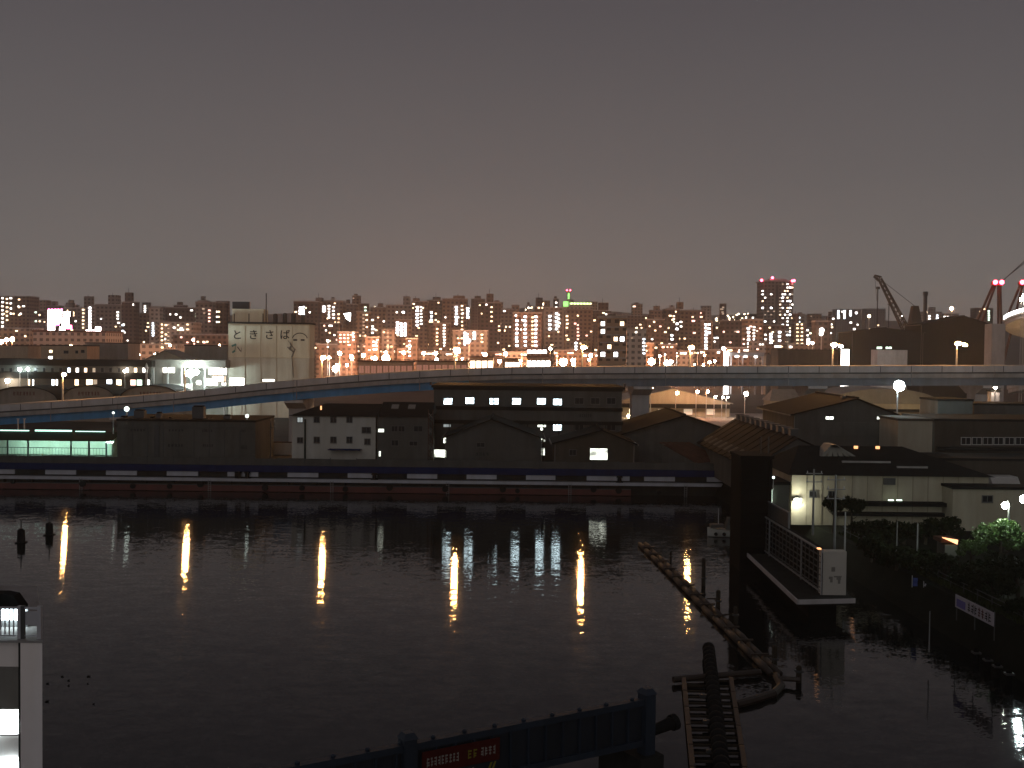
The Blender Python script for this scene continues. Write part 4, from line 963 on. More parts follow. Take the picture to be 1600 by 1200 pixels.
# x0, x1, ytop, D, tone, roof features [(x0,x1,y)], window columns [(x, y0, y1, n, emitter)], random windows (n, emitters), storey hint
B_ = [
 (-14, 46, 464, 880, 'brown', [], [(4, 466, 510, 8, 'w_white'), (11, 467, 500, 6, 'w_warm'), (17, 466, 490, 4, 'w_white'), (30, 468, 492, 3, 'w_warm')], (10, 'w_warm w_white w_green')),
 (46, 62, 486, 900, 'dark', [], [(54, 495, 500, 2, 'w_warm')], (3, 'w_warm w_green')),
 (-20, 46, 514, 620, 'tan', [], [], (3, 'w_warm')),
 (60, 74, 500, 860, 'dark', [], [(56, 488, 502, 2, 'w_green'), (62, 492, 502, 2, 'w_warm')], (2, 'w_warm')),
 (98, 118, 482, 1000, 'dark', [(103, 114, 473)], [(116, 488, 493, 2, 'w_warm')], (3, 'w_warm')),
 (116, 137, 482, 900, 'grey', [(131, 144, 463)], [(130, 484, 512, 6, 'w_warm')], (1, 'w_white')),
 (137, 149, 478, 880, 'pale', [], [(140.5, 481, 512, 8, 'w_bright')], (0, '')),
 (149, 190, 477, 840, 'grey', [(169, 183, 461)], [(184, 488, 498, 3, 'w_white')], (9, 'w_white w_warm w_dim')),
 (190, 212, 473, 820, 'dark', [(195, 206, 457)], [(192, 508, 517, 2, 'w_cool')], (3, 'w_white')),
 (212, 234, 490, 860, 'brown', [], [(214, 486, 500, 2, 'w_white')], (3, 'w_warm')),
 (233, 250, 482, 800, 'pale', [], [(239, 505, 524, 6, 'w_cool')], (2, 'w_dim')),
 (246, 302, 505, 700, 'pale', [], [(253, 507, 538, 6, 'w_warm'), (263, 507, 538, 6, 'w_dim'), (272, 512, 514, 1, 'w_white'), (283, 513, 514, 1, 'w_white'), (293, 507, 530, 4, 'w_warm')], (12, 'w_warm w_dim w_white')),
 (258, 308, 482, 820, 'dark', [], [(307, 490, 507, 5, 'w_green'), (282, 496, 497, 1, 'w_white')], (4, 'w_white')),
 (305, 332, 473, 780, 'grey', [], [(327, 485, 502, 4, 'w_pink')], (3, 'w_dim')),
 (332, 352, 474, 800, 'dark', [], [(338, 487, 503, 3, 'w_white'), (342, 487, 503, 3, 'w_warm')], (1, 'w_warm')),
 (270, 356, 524, 640, 'brown', [], [(303, 529, 537, 2, 'w_pink'), (309, 534, 535, 1, 'w_warm'), (318, 534, 535, 1, 'w_warm'), (324, 534, 535, 1, 'w_warm')], (3, 'w_pink')),
 (205, 276, 540, 520, 'pale', [], [(217, 556, 557, 1, 'w_warm')], (1, 'w_warm')),
 (490, 500, 480, 860, 'brown', [], [], (2, 'w_warm')),
 (458, 497, 472, 820, 'dark', [(493, 503, 465)], [(469, 481, 490, 3, 'w_bright'), (474, 480, 490, 3, 'w_bright'), (484, 488, 494, 1, 'w_white')], (4, 'w_warm')),
 (498, 536, 471, 860, 'brown', [], [(506, 479, 486, 3, 'w_bright'), (514, 478, 496, 5, 'w_white'), (521, 480, 497, 4, 'w_white'), (529, 491, 504, 3, 'w_warm')], (6, 'w_warm w_white')),
 (536, 556, 476, 900, 'dark', [(541, 546, 468)], [], (3, 'w_warm')),
 (549, 562, 463, 980, 'brown', [(553, 558, 459)], [], (1, 'w_dim')),
 (556, 578, 488, 760, 'tan', [], [(568, 492, 525, 7, 'w_dim'), (573, 492, 500, 2, 'w_warm')], (2, 'w_warm')),
 (578, 602, 481, 840, 'brown', [(590, 598, 474)], [(582, 500, 520, 3, 'w_white'), (588, 516, 528, 2, 'w_warm')], (6, 'w_warm w_white')),
 (500, 530, 506, 700, 'dark', [], [(515, 520, 545, 3, 'w_warm')], (5, 'w_white w_pink')),
 (527, 556, 520, 640, 'brown', [], [(532, 523, 534, 3, 'w_pink'), (538, 523, 534, 3, 'w_pink'), (544, 523, 534, 3, 'w_warm'), (552, 521, 531, 3, 'w_white')], (2, 'w_warm')),
 (570, 592, 528, 640, 'brown', [], [(584, 534, 546, 3, 'w_cool'), (588, 535, 546, 3, 'w_white')], (2, 'w_warm')),
 (602, 645, 478, 840, 'grey', [(630, 640, 463)], [(620, 488, 489, 1, 'w_white'), (630, 488, 489, 1, 'w_bright')], (5, 'w_dim w_warm')),
 (596, 616, 516, 680, 'pale', [], [(606, 520, 545, 5, 'w_dim')], (2, 'w_warm')),
 (616, 642, 500, 740, 'tan', [], [(621, 504, 520, 5, 'w_bright'), (627, 506, 524, 5, 'w_bright'), (633, 506, 524, 5, 'w_bright')], (2, 'w_warm')),
 (642, 668, 472, 820, 'brown', [(645, 655, 466)], [(652, 480, 508, 6, 'w_bright'), (658, 480, 506, 6, 'w_white')], (4, 'w_warm')),
 (634, 652, 530, 640, 'dark', [], [(640, 533, 556, 5, 'w_white')], (2, 'w_warm')),
 (666, 690, 470, 860, 'dark', [(676, 688, 464)], [(674, 488, 500, 3, 'w_bright'), (681, 490, 500, 2, 'w_warm')], (4, 'w_warm')),
 (690, 730, 468, 820, 'brown', [(708, 726, 462)], [(713, 480, 506, 6, 'w_bright'), (722, 478, 515, 7, 'w_warm'), (731, 482, 496, 4, 'w_bright')], (6, 'w_warm w_white')),
 (676, 702, 506, 700, 'brown', [], [(683, 514, 538, 5, 'w_warm'), (694, 508, 540, 8, 'w_white')], (2, 'w_warm')),
 (706, 762, 518, 670, 'grey', [], [(726, 520, 538, 5, 'w_cool'), (730, 522, 534, 4, 'w_white'), (741, 520, 529, 3, 'w_bright'), (753, 523, 534, 3, 'w_warm')], (4, 'w_white w_warm')),
 (746, 782, 474, 780, 'dark', [(760, 771, 459)], [(760, 476, 479, 1, 'w_white'), (768, 480, 502, 4, 'w_warm')], (3, 'w_warm')),
 (782, 806, 484, 860, 'brown', [], [(788, 486, 487, 1, 'w_white')], (4, 'w_warm')),
 (800, 846, 490, 700, 'brown', [], [(807.5, 501, 540, 7, 'w_bright'), (820.5, 495, 540, 8, 'w_bright'), (837, 495, 540, 8, 'w_bright'), (832, 496, 540, 8, 'w_warm')], (3, 'w_white')),
 (834, 850, 480, 860, 'dark', [(837, 848, 465)], [(830, 481, 482, 1, 'w_warm'), (842, 481, 482, 1, 'w_warm'), (848, 481, 482, 1, 'w_warm')], (0, '')),
 (848, 882, 482, 760, 'grey', [], [(859, 494, 514, 4, 'w_bright'), (869.5, 490, 514, 5, 'w_bright'), (873, 492, 510, 4, 'w_white')], (3, 'w_warm')),
 (882, 926, 484, 820, 'brown', [], [(886, 494, 512, 4, 'w_warm'), (903, 508, 530, 5, 'w_pink'), (900, 536, 552, 4, 'w_bright')], (6, 'w_warm w_pink')),
 (926, 946, 486, 880, 'dark', [(935, 951, 473)], [(947, 491, 492, 1, 'w_white')], (3, 'w_warm')),
 (935, 979, 497, 430, 'tan', [], [], (0, '')),
 (978, 1010, 516, 560, 'pale', [], [(994, 519, 520, 1, 'w_white'), (1006, 530, 552, 5, 'w_cool')], (2, 'w_dim')),
 (946, 1012, 494, 1000, 'brown', [], [(958, 492, 494, 1, 'w_warm')], (7, 'w_warm')),
 (1009, 1038, 500, 760, 'dark', [(1014, 1022, 492)], [(1019, 530, 550, 4, 'w_white'), (1032, 510, 511, 1, 'w_pink')], (4, 'w_warm')),
 (1036, 1062, 484, 800, 'dark', [(1058, 1068, 472)], [(1053, 494, 503, 3, 'w_warm'), (1058, 506, 514, 2, 'w_bright'), (1050, 524, 530, 2, 'w_bright'), (1046, 538, 552, 3, 'w_white')], (4, 'w_warm')),
 (1062, 1102, 486, 820, 'brown', [(1080, 1090, 484)], [(1064, 503, 510, 2, 'w_white'), (1061, 529, 530, 1, 'w_warm'), (1070, 529, 530, 1, 'w_warm')], (6, 'w_warm w_pink')),
 (1096, 1114, 502, 740, 'tan', [], [(1103, 507, 545, 8, 'w_bright'), (1108, 507, 520, 3, 'w_bright')], (2, 'w_warm')),
 (1114, 1130, 508, 900, 'dark', [], [(1120, 501, 512, 2, 'w_warm')], (3, 'w_white')),
 (1128, 1166, 502, 760, 'dark', [], [(1141, 535, 546, 2, 'w_pink'), (1149, 518, 519, 1, 'w_dim')], (2, 'w_pink')),
 (1162, 1192, 500, 720, 'tan', [], [(1162, 530, 545, 3, 'w_pink'), (1169.5, 513, 543, 6, 'w_bright'), (1178, 511, 535, 6, 'w_white'), (1188, 513, 514, 1, 'w_pink')], (2, 'w_pink')),
 (1194, 1228, 509, 740, 'brown', [], [(1196, 523, 530, 2, 'w_white'), (1204.5, 522, 536, 4, 'w_bright'), (1218, 519, 532, 3, 'w_bright')], (2, 'w_warm')),
 (1238, 1260, 506, 760, 'brown', [(1240, 1249, 490)], [(1246, 507, 543, 7, 'w_warm'), (1253, 507, 543, 7, 'w_warm')], (0, '')),
 (1260, 1272, 512, 900, 'grey', [], [(1262, 516, 540, 4, 'w_white')], (3, 'w_green w_warm')),
 (1272, 1298, 503, 640, 'dark', [], [(1263, 530, 537, 2, 'w_bright')], (1, 'w_dim')),
 (1304, 1346, 484, 1500, 'grey', [], [(1310, 486, 497, 5, 'w_cool'), (1319.5, 486, 497, 5, 'w_cool'), (1329, 486, 493, 3, 'w_cool'), (1338, 489, 491, 1, 'w_bright')], (4, 'w_white')),
 (1350, 1384, 483, 1600, 'grey', [], [(1358, 493, 494, 1, 'w_warm')], (3, 'w_warm')),
 (1442, 1472, 488, 1200, 'pale', [(1455, 1462, 480)], [(1452, 494, 506, 4, 'w_white'), (1464.5, 493, 510, 5, 'w_cool')], (1, 'w_warm')),
 (1472, 1498, 491, 1250, 'grey', [], [(1476, 495, 503, 3, 'w_white'), (1481, 495, 503, 2, 'w_white'), (1489, 496, 505, 3, 'w_white')], (0, '')),
 (1522, 1552, 482, 1400, 'dark', [], [(1545, 486, 500, 5, 'w_green'), (1532, 487, 490, 1, 'w_warm'), (1538, 483, 484, 1, 'w_warm')], (2, 'w_green')),
]
LMK = [(-1e9, 'left edge of the photo'), (92, 'pink and white neon sign'), (422, 'white silo'), (766, 'antenna-topped dark block'), (890, 'green-lit roof tower'), (1080, 'sixth highway lamp'), (1215, 'tall tower with red beacons'), (1430, 'big luffing crane')]
_q = random.Random(21); _x = -16
while _x < 1300:
    _w = _q.uniform(9, 24)
    if not (352 < _x + _w / 2 < 470):
        _y = _q.uniform(467, 492) if _x < 1130 else _q.uniform(488, 504)
        _c = [(_x + _w * _q.uniform(.25, .75), _y + 5, _y + 5 + _q.randint(3, 6) * 5.0, _q.randint(4, 7), _q.choice(('w_white', 'w_warm', 'w_dim', 'w_green', 'w_cool')))] if _q.random() < .55 else []
        B_.append((_x, _x + _w, _y, _q.uniform(930, 1150), _q.choice(('brown', 'grey', 'dark', 'pale', 'tan')), [(_x + _w * .3, _x + _w * .7, _y - _q.uniform(3, 8))] if _q.random() < .6 else [], _c, (_q.randint(1, 4), _q.choice(('w_warm w_dim', 'w_white w_warm', 'w_dim w_pink w_green')))))
    _x += _w + _q.uniform(0, 14)
_q = random.Random(77); _x = 494
while _x < 1290:
    _w = _q.uniform(24, 52); _t = _q.choice(('tan', 'pale', 'brown', 'tan'))
    B_.append((_x, _x + _w, _q.uniform(535, 556), _q.uniform(640, 690), _t, [], [], (_q.randint(2, 4), _q.choice(('w_warm w_pink', 'w_white w_warm', 'w_pink w_warm w_white')))))
    _x += _w + _q.uniform(0, 10)
B_.sort(key=lambda b: (b[0] + b[1]) / 2)
cnt = {}
for (x0, x1, yt, D, tone, feats, cols, rnd) in B_:
    cx = (x0 + x1) / 2
    lm = [l for l in LMK if l[0] < cx - 1][-1][1]
    k = cnt.get(lm, 0); cnt[lm] = k + 1
    wid = (x1 - x0) * D / FPX
    shape = 'slim' if wid < 10 else ('broad' if wid > 21 else 'mid-sized')
    lab = '%s %s %s, %s rightward from the %s' % (TONE[tone], shape, 'apartment block' if yt < 533 else 'low block', ordn(k), lm)
    A = px_rect(x0, yt, x1, 620, D)
    t = thing('apartment_block', lab, 'apartment block', ((A[0] + A[1]) / 2, D, GZ), 'apartment blocks on the skyline')
    dep = min(max(wid * .8, 8), 18)
    MB().box(A[0], A[1], D, D + dep, GZ, A[3]).build('wall', FAC[tone], t)
    MB().box(A[0] - .3, A[1] + .3, D - .3, D + dep + .3, A[3] + .004, A[3] + .8).build('roof', M['concrete'], t)
    for (fa, fb, fy) in feats:
        F = px_rect(fa, fy, fb, yt, D + 2); MB().box(F[0], F[1], D + 2, D + 2 + dep * .5, A[3] + .8, F[3]).build('stair_house', FAC[tone], t)
        if (fb - fa) > 8:
            q = (F[0] * .6 + F[1] * .4); MB().beam((q, D + 4, F[3]), (q, D + 4, F[3] + (3.5 if tone == 'dark' else 1.6)), .3).build('antenna', M['dark_steel'], t)
    # balcony slabs where the storeys can be made out
    if wid > 14 and D < 900 and tone != 'dark':
        z = GZ + 3.0
        while z < A[3] - 1.5:
            if CAM_Z + (z - CAM_Z) * 1.0 > CAM_Z - 23 * D / FPX:
                MB().box(A[0] + wid * .06, A[0] + wid * .94, D - .9, D - .01, z - .12, z + .75).build('balcony', FAC[tone], t)
            z += 3.0
    off = .95 if (wid > 14 and D < 900 and tone != 'dark') else .02
    for (wx, ya, yb, n, em) in cols:
        for j in range(n):
            y = ya + (yb - ya) * (j / (n - 1) if n > 1 else 0)
            s = 1.0 if em != 'w_bright' else 1.15
            lit(t, wx + R.uniform(-.2, .2), y, D - off, em, 1.45 * s * D / 780 * R.uniform(.8, 1.15), 1.0 * s * D / 780)
    n, ems = rnd; ems = ems.split()
    for j in range(int(n * 1.7)):
        st = 3.0 * FPX / D
        y = yt + 3 + st * R.randrange(0, max(1, int((562 - yt - 3) / st)))
        lit(t, R.uniform(x0 + 2, x1 - 2), y, D - off, R.choice(ems), 1.3 * D / 780 * R.uniform(.6, 1.5), 1.1 * D / 780 * R.uniform(.7, 1.1))
    if (x0, x1) == (935, 979):   # nearest of them: storeys and rooms can be told apart
        for j in range(6):
            y = 506 + 12 * j
            F = px_rect(937, y + 4.5, 977, y + 6, D); MB().box(F[0], F[1], D - 1.3, D - .96, F[2], F[3]).build('balcony_slab', M['concrete'], t)
            for i in range(4):
                m_ = {(0, 0): 'w_white', (3, 0): 'w_warm', (0, 1): 'w_white', (2, 2): 'w_warm', (3, 2): 'w_bright', (1, 3): 'w_warm', (0, 4): 'w_bright', (2, 4): 'w_bright'}.get((i, j))
                (win(t, 939 + i * 10, y - 3.5, 945 + i * 10, y + 3, D, m_, bars=(1, 0)) if m_ else None)

# tall tower with red beacons
D = 960.0
A = px_rect(1190, 440, 1240, 620, D)
tw = thing('tall_tower', 'tall residential tower full of lit windows with red beacons on its corners', 'tower block', ((A[0] + A[1]) / 2, D, GZ))
MB().box(A[0], A[1], D, D + 26, GZ, A[3]).build('wall', FAC['grey'], tw)
MB().box(A[0] - 1.2, A[1] + 1.2, D - 1.2, D + 27, A[3] + .01, A[3] + 1.0).build('roof', M['concrete_pale'], tw)
B2 = px_rect(1203, 437.5, 1229, 440, D + 4); MB().box(B2[0], B2[1], D + 4, D + 14, A[3] + 1, B2[3] + 1).build('roof_screen', M['concrete_pale'], tw)
B2 = px_rect(1211, 445, 1216, 506, D); MB().box(B2[0], B2[1], D - .5, D - .01, B2[2], B2[3]).build('recess_strip', M['dark_wall'], tw)
rr = random.Random(5)
for j in range(22):
    y = 444 + j * 5.3
    for x in (1191.5, 1195.5, 1200, 1205, 1209.5, 1219, 1223, 1226.5, 1230.5, 1234.5, 1238):
        pr_ = .30 if x < 1212 else .58
        if j < 3 and x < 1224: pr_ = .04
        if j in (1, 2) and x > 1224: pr_ = .75
        if rr.random() < pr_: lit(tw, x, y, D, rr.choice(['w_white', 'w_warm', 'w_white', 'w_dim', 'w_bright']), 1.5, 1.15)
for x, y in ((1190, 438), (1207, 434), (1241, 438.5), (1238, 439)):
    p = W(x, y, D - 1); b = MB().beam((p.x, D - .8, A[3] + 1.0), (p.x, D - .8, p.z), .3).build('beacon_mast', M['dark_steel'], tw); MB().ball(p, 1.15, 10, 6).build('beacon', E['beacon'], b)

# green-lit roof tower
D = 900.0
A = px_rect(878, 474, 926, 620, D)
gt = thing('green_lit_building', 'building crowned by a green-lit slab tower and a row of green roof lights', 'building', ((A[0] + A[1]) / 2, D, GZ))
MB().box(A[0], A[1], D, D + 18, GZ, A[3]).build('wall', FAC['pale'], gt)
B2 = px_rect(886, 456, 891, 474, D + 1); MB().box(B2[0], B2[1], D + 1, D + 5, A[3] + .01, B2[3]).build('roof_tower', FAC['pale'], gt)
B2 = px_rect(887, 458, 890, 467, D + .9); MB().box(B2[0], B2[1], D + .7, D + .99, B2[2], B2[3]).build('tower_light', E['green_neon'], gt)
B2 = px_rect(880, 471, 888, 479, D); MB().box(B2[0], B2[1], D - .4, D - .01, B2[2], B2[3]).build('corner_light', E['green_neon'], gt)
B2 = px_rect(890, 473, 924, 475.5, D); MB().box(B2[0], B2[1], D - .3, D - .01, B2[2], B2[3]).build('fascia_light', E['green_neon'], gt)
for k in range(7): lit(gt, 893 + k * 5, 474.5, D - .4, 'w_warm', 1.2, 1.2)
for x in (886, 891): p = W(x, 453.5, D + 3); MB().ball(p, .6, 8, 5).build('beacon', E['beacon'], gt); MB().beam((p.x, D + 3, B2[3]), p, .25).build('beacon_mast', M['dark_steel'], gt)

# neon sign building at left
D = 560.0
A = px_rect(52, 520, 165, 600, D)
nb = thing('neon_hall', 'low wide hall carrying the pink and white neon sign at left', 'hall', ((A[0] + A[1]) / 2, D, GZ))
MB().box(A[0], A[1], D, D + 25, GZ, A[3]).build('wall', FAC['pale'], nb); MB().box(A[0] - .4, A[1] + .4, D - .4, D + 25.4, A[3] + .01, A[3] + 1).build('roof', M['reddish_roof'], nb)
ns = thing('neon_sign', 'blazing pink and white neon rooftop sign on the low hall at left', 'neon sign', (W(92, 520, D).x, D + 1, A[3] + 1))
z0_ = A[3] + 1.02
def neon(x0, y0, x1, y1, em, name):
    B2 = px_rect(x0, y0, x1, y1, D + 1); return MB().box(B2[0], B2[1], D + 1, D + 1.4, max(B2[2], z0_), B2[3]).build(name, E[em], ns)
neon(75, 485, 96, 504, 'neon_white', 'sign_board'); neon(75, 504, 85, 517, 'neon_white', 'sign_board'); neon(97, 496, 107, 512, 'neon_white', 'sign_board'); neon(100, 487, 109, 494, 'neon_white', 'sign_board'); neon(93, 511, 101, 517, 'neon_white', 'sign_board')
for k in range(5): neon(75 + k * 5, 482.5, 77 + k * 5, 485, 'neon_pink', 'neon_tube')
neon(86, 502, 92, 508, 'neon_pink', 'neon_tube'); neon(104, 508, 112, 514, 'neon_pink', 'neon_tube'); neon(68, 518, 89, 521, 'neon_pink', 'neon_tube'); neon(92, 518, 117, 521, 'neon_pink', 'neon_tube'); neon(69, 517, 88, 518, 'neon_white', 'sign_board'); neon(93, 517, 116, 518, 'neon_white', 'sign_board')
neon(126, 518, 158, 521, 'neon_pink', 'neon_tube'); neon(134, 516, 157, 519, 'neon_white', 'sign_board'); neon(149, 511, 157, 517, 'neon_white', 'sign_board')
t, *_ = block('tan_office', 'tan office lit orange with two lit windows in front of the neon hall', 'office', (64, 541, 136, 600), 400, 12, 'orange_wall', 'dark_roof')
for (a, b, c, d, m_) in ((77, 547, 82, 551, 'w_warm'), (76, 557, 82, 561, 'w_bright'), (100, 548, 107, 552, None), (127, 547, 132, 551, None), (118, 548, 122, 552, None)): win(t, a, b, c, d, 400, m_, bars=(0, 0))
t, *_ = block('grey_annex_hall', 'grey flat hall between tan office and neon hall at left', 'hall', (133, 537, 200, 600), 430, 14, 'grey_wall', 'dark_roof')
t = gable('pale_gable_hall', 'pale gable hall behind the floodlit depot left of the silo', 228, 290, (258, 548), 562, 360, 14, 'cream_wall', 'grey_roof', cat='hall')
t, *_ = block('blue_grey_store', 'blue-grey flat store beside the pale gable hall left of the silo', 'store', (288, 541, 355, 600), 380, 14, 'grey_wall', 'dark_roof')
t, *_ = block('red_lit_store', 'reddish store at far left edge below the brown apartment block', 'store', (-30, 541, 44, 600), 410, 14, 'orange_wall', 'reddish_roof')

# street-level lamps and shops of the city
CL = [(2, 534, 'sodium_city', .8), (10, 531, 'sodium_city', .7), (19, 530, 'sodium_city', .8), (30, 528, 'sodium_city', 1.0), (172, 545, 'sodium_city', .5), (186, 550, 'sodium_city', .9), (194, 548, 'white_city', 1.3), (302, 531, 'sodium_city', .5),
      (512, 533, 'white_city', .5), (524, 576, 'white_city', 1.4), (531, 552, 'white_city', .8), (568, 555, 'sodium_city', .7), (550, 560, 'sodium_city', .6), (575, 585, 'flood', .5), (576, 567, 'shop_white', .8), (603, 560, 'sodium_city', 1.5), (603, 551, 'sodium_city', .6),
      (631, 551, 'sodium_city', .6), (662, 552, 'sodium_city', .6), (681, 552, 'sodium_city', .7), (714, 548, 'sodium_city', 1.2), (697, 568, 'white_city', .8), (745, 562, 'white_city', 1.1), (733, 532, 'w_bright', .8), (790, 553, 'sodium_city', .7), (811, 565, 'sodium_city', 1.1), (860, 545, 'sodium_city', .6),
      (880, 566, 'sodium_city', 1.5), (895, 563, 'white_city', .8), (948, 564, 'sodium_city', 1.2), (962, 569, 'white_city', .8), (1018, 565, 'sodium_city', 1.3), (1042, 567, 'white_city', 1.2), (1050, 565, 'cool_lamp', .5), (1117, 564, 'white_city', .5), (1131, 545, 'white_city', .8),
      (988, 569, 'white_city', .8), (1284, 516, 'shop_white', 1.1), (1283, 521.5, 'shop_white', .9), (1263, 535, 'white_city', .7), (1270, 536, 'sodium_city', .5), (1402, 526, 'white_city', .6), (1423, 526, 'sodium_city', .6), (1401, 539, 'sodium_city', .5), (1428, 540, 'w_pink', .9), (1408, 493, 'white_city', .5), (1358, 494, 'far_light', .7),
      (1447, 488, 'far_light', .5), (1487, 482, 'sodium_city', .6), (1391, 567, 'sodium_city', .5), (1404, 567, 'white_city', .5), (1432, 567, 'white_city', .6), (1543, 567, 'white_city', .6), (1508, 559, 'shop', .5)]
_q = random.Random(5)
for _ in range(46): CL.append((_q.uniform(498, 1275), _q.uniform(550, 571), _q.choice(('sodium_city', 'sodium_city', 'white_city', 'shop')), _q.choice((.3, .4, .5, .8))))
for _ in range(8): CL.append((_q.uniform(0, 350), _q.uniform(535, 560), _q.choice(('sodium_city', 'white_city')), _q.choice((.3, .4))))
CL.sort(key=lambda c: c[0]); cnt = {}
for (x, y, em, r) in CL:
    lm = [l for l in LMK if l[0] < x - 1][-1][1]
    k = cnt.get(lm, 0); cnt[lm] = k + 1
    D = 610 if 500 < x < 1280 else 480
    h = W(x, y, D)
    while h.z < GZ + 3: D += 100; h = W(x, y, D)
    if y < 530: D = 640; h = W(x, y, D)
    colr = {'sodium_city': 'orange', 'white_city': 'warm white', 'flood': 'cool white', 'cool_lamp': 'bluish', 'shop_white': 'white', 'w_bright': 'white', 'w_pink': 'pinkish', 'far_light': 'faint amber', 'shop': 'amber'}[em]
    post_lamp('%s city lamp, %s rightward from the %s' % (colr, ordn(k), lm), h, GZ, em, r=r * D / 560 * (1.3 if em == 'sodium_city' else 1.1), name='city_lamp', cat='street lamp', group='city lamps behind the highway', arm=0, style='globe', shade=False, pr=.15)

def shop(label, x0, y0, x1, y1, D, em, bays, roof='reddish_roof'):
    A = px_rect(x0, y0, x1, y1, D)
    t = thing('shop_front', label, 'shop', ((A[0] + A[1]) / 2, D, GZ))
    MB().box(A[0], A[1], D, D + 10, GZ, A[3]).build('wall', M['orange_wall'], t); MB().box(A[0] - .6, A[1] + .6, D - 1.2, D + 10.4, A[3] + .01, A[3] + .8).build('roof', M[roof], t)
    for k in range(bays):
        w = (x1 - x0) / bays; win(t, x0 + w * k + w * .1, y0 + (y1 - y0) * .3, x0 + w * (k + 1) - w * .1, y1 - 1, D, em, name='lit_bay', bars=(1, 0))
    return t
shop('brightly lit low shop with ragged sign lights above the dark warehouse windows', 734, 559, 771, 576, 600, 'shop', 4)
shop('small lit shop left of the blazing two-tier shop', 789, 562, 812, 576, 600, 'shop', 4)
t = shop('blazing two-tier lit shop above the middle of the dark warehouse', 823, 559, 860, 576, 600, 'shop_white', 5)
for k in range(4): p = px_rect(824 + k * 8, 547, 830 + k * 8, 552, 600); MB().box(p[0], p[1], 599.6, 599.99, p[2], p[3]).build('sign_light', E['shop_white'], t)
MB().box(px_rect(823, 545, 858, 554, 600)[0], px_rect(823, 545, 858, 554, 600)[1], 600, 602, px_rect(823, 545, 858, 556.5, 600)[2], px_rect(823, 545, 858, 554, 600)[3]).build('sign_frame', M['reddish_roof'], t)
shop('long low lit arcade left of the sixth highway lamp', 936, 563, 1000, 576, 600, 'shop', 8)
shop('dim red-lit row of shops right of the silo', 560, 566, 645, 584, 560, 'w_red', 9)
shop('dim red-lit row of shops left of the lowest bright shop', 650, 566, 730, 580, 560, 'w_red', 8)
bb = thing('lit_billboard', 'tilted white lit billboard on the skyline right of the silo', 'billboard', (W(542, 500, 800).x, 800, GZ))
P = [W(537, 490, 800), W(548, 489, 800), W(547, 502, 800), W(541, 498, 800)]; MB().hexa([P[3], P[2], P[2] + Vector((0, .4, 0)), P[3] + Vector((0, .4, 0)), P[0], P[1], P[1] + Vector((0, .4, 0)), P[0] + Vector((0, .4, 0))]).build('board', E['w_bright'], bb)
MB().beam((P[2].x - 1, 800.6, GZ), (P[2].x - 1, 800.6, P[2].z + 2), .5).build('mast', M['dark_steel'], bb)

# service-station canopy
D = 520.0
sc_ = thing('service_station', 'service station canopy with white lights right of the sixth highway lamp', 'service station', (W(1160, 570, D).x, D, GZ))
A = px_rect(1140, 551, 1194, 556, D); MB().box(A[0], A[1], D, D + 12, A[2], A[3]).build('canopy', M['white_panel'], sc_)
for x in (1143, 1161, 1181, 1192): p = W(x, 560, D); MB().box(p.x - .3, p.x + .3, D + .5, D + 1.1, GZ, A[2] - .01).build('column', M['white_panel'], sc_)
for x in (1151, 1165, 1181): p = W(x, 556.5, D); MB().ball((p.x, D + .2, A[2] - .3), .9, 10, 5, .5).build('canopy_light', E['shop_white'], sc_)
A = px_rect(1129, 549, 1140, 600, D); MB().box(A[0] + .4, A[1] - .6, D - 1, D - .2, GZ, A[3]).build('totem_sign', E['shop_white'], sc_)
A = px_rect(1196, 554, 1215, 600, D); MB().box(A[0], A[1], D, D + 8, GZ, A[3]).build('kiosk', M['grey_wall'], sc_)
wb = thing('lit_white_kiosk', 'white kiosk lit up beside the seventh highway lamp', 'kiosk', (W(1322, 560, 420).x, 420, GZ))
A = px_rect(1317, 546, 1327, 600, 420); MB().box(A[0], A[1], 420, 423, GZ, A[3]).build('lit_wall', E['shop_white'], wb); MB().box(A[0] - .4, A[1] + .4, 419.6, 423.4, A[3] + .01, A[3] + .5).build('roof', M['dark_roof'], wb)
# dark depots at right behind the highway
t = gable('shadowed_depot', 'wide shadowed depot behind the highway left of the crane', 1332, 1442, (1385, 513), 519, 470, 20, 'dark_roof', 'dark_roof', cat='depot')
t, *_ = block('low_right_depot', 'low shadowed depot behind the highway right of the service station', 'depot', (1215, 548, 1330, 600), 500, 14, 'brown_wall')
t = gable('dark_gable_depot', 'dark depot with a pointed roof between crane and spiral ramp', 1440, 1552, (1506, 494), 508, 470, 20, 'dark_roof', 'dark_roof', cat='depot')
t, *_ = block('pale_cabin', 'pale cabin under the crane with two pairs of lit windows', 'cabin', (1370, 547, 1418, 600), 450, 8, 'concrete_pale')
for x in (1372, 1376, 1386, 1391): lit(t, x, 543.5, 449.9, 'w_green', 1.0, .8)
# ------------------------------------------------------------------ cranes
def lattice(t, a, b, w0, w1, name, m, n=10, th=.35):
    a, b = Vector(a), Vector(b); d = (b - a).normalized(); s = d.cross(Vector((0, 1, 0))).normalized(); u = Vector((0, 1, 0))
    c = [(s + u), (s - u), (-s - u), (-s + u)]
    g = MB()
    for k in range(4): g.beam(a + c[k] * w0 / 2, b + c[k] * w1 / 2, th)
    for i in range(n):
        p, q = a.lerp(b, i / n), a.lerp(b, (i + 1) / n); wp, wq = w0 + (w1 - w0) * i / n, w0 + (w1 - w0) * (i + 1) / n
        for k in range(4): g.beam(p + c[k] * wp / 2, q + c[(k + 1) % 4] * wq / 2, th * .6)
    return g.build(name, M[m], t)
D = 560.0
cr = thing('luffing_crane', 'big dark luffing crane with slanted lattice boom right of the tall tower', 'crane', (W(1428, 560, D).x, D, GZ))
b0, b1 = W(1416, 516, D), W(1375, 436, D)
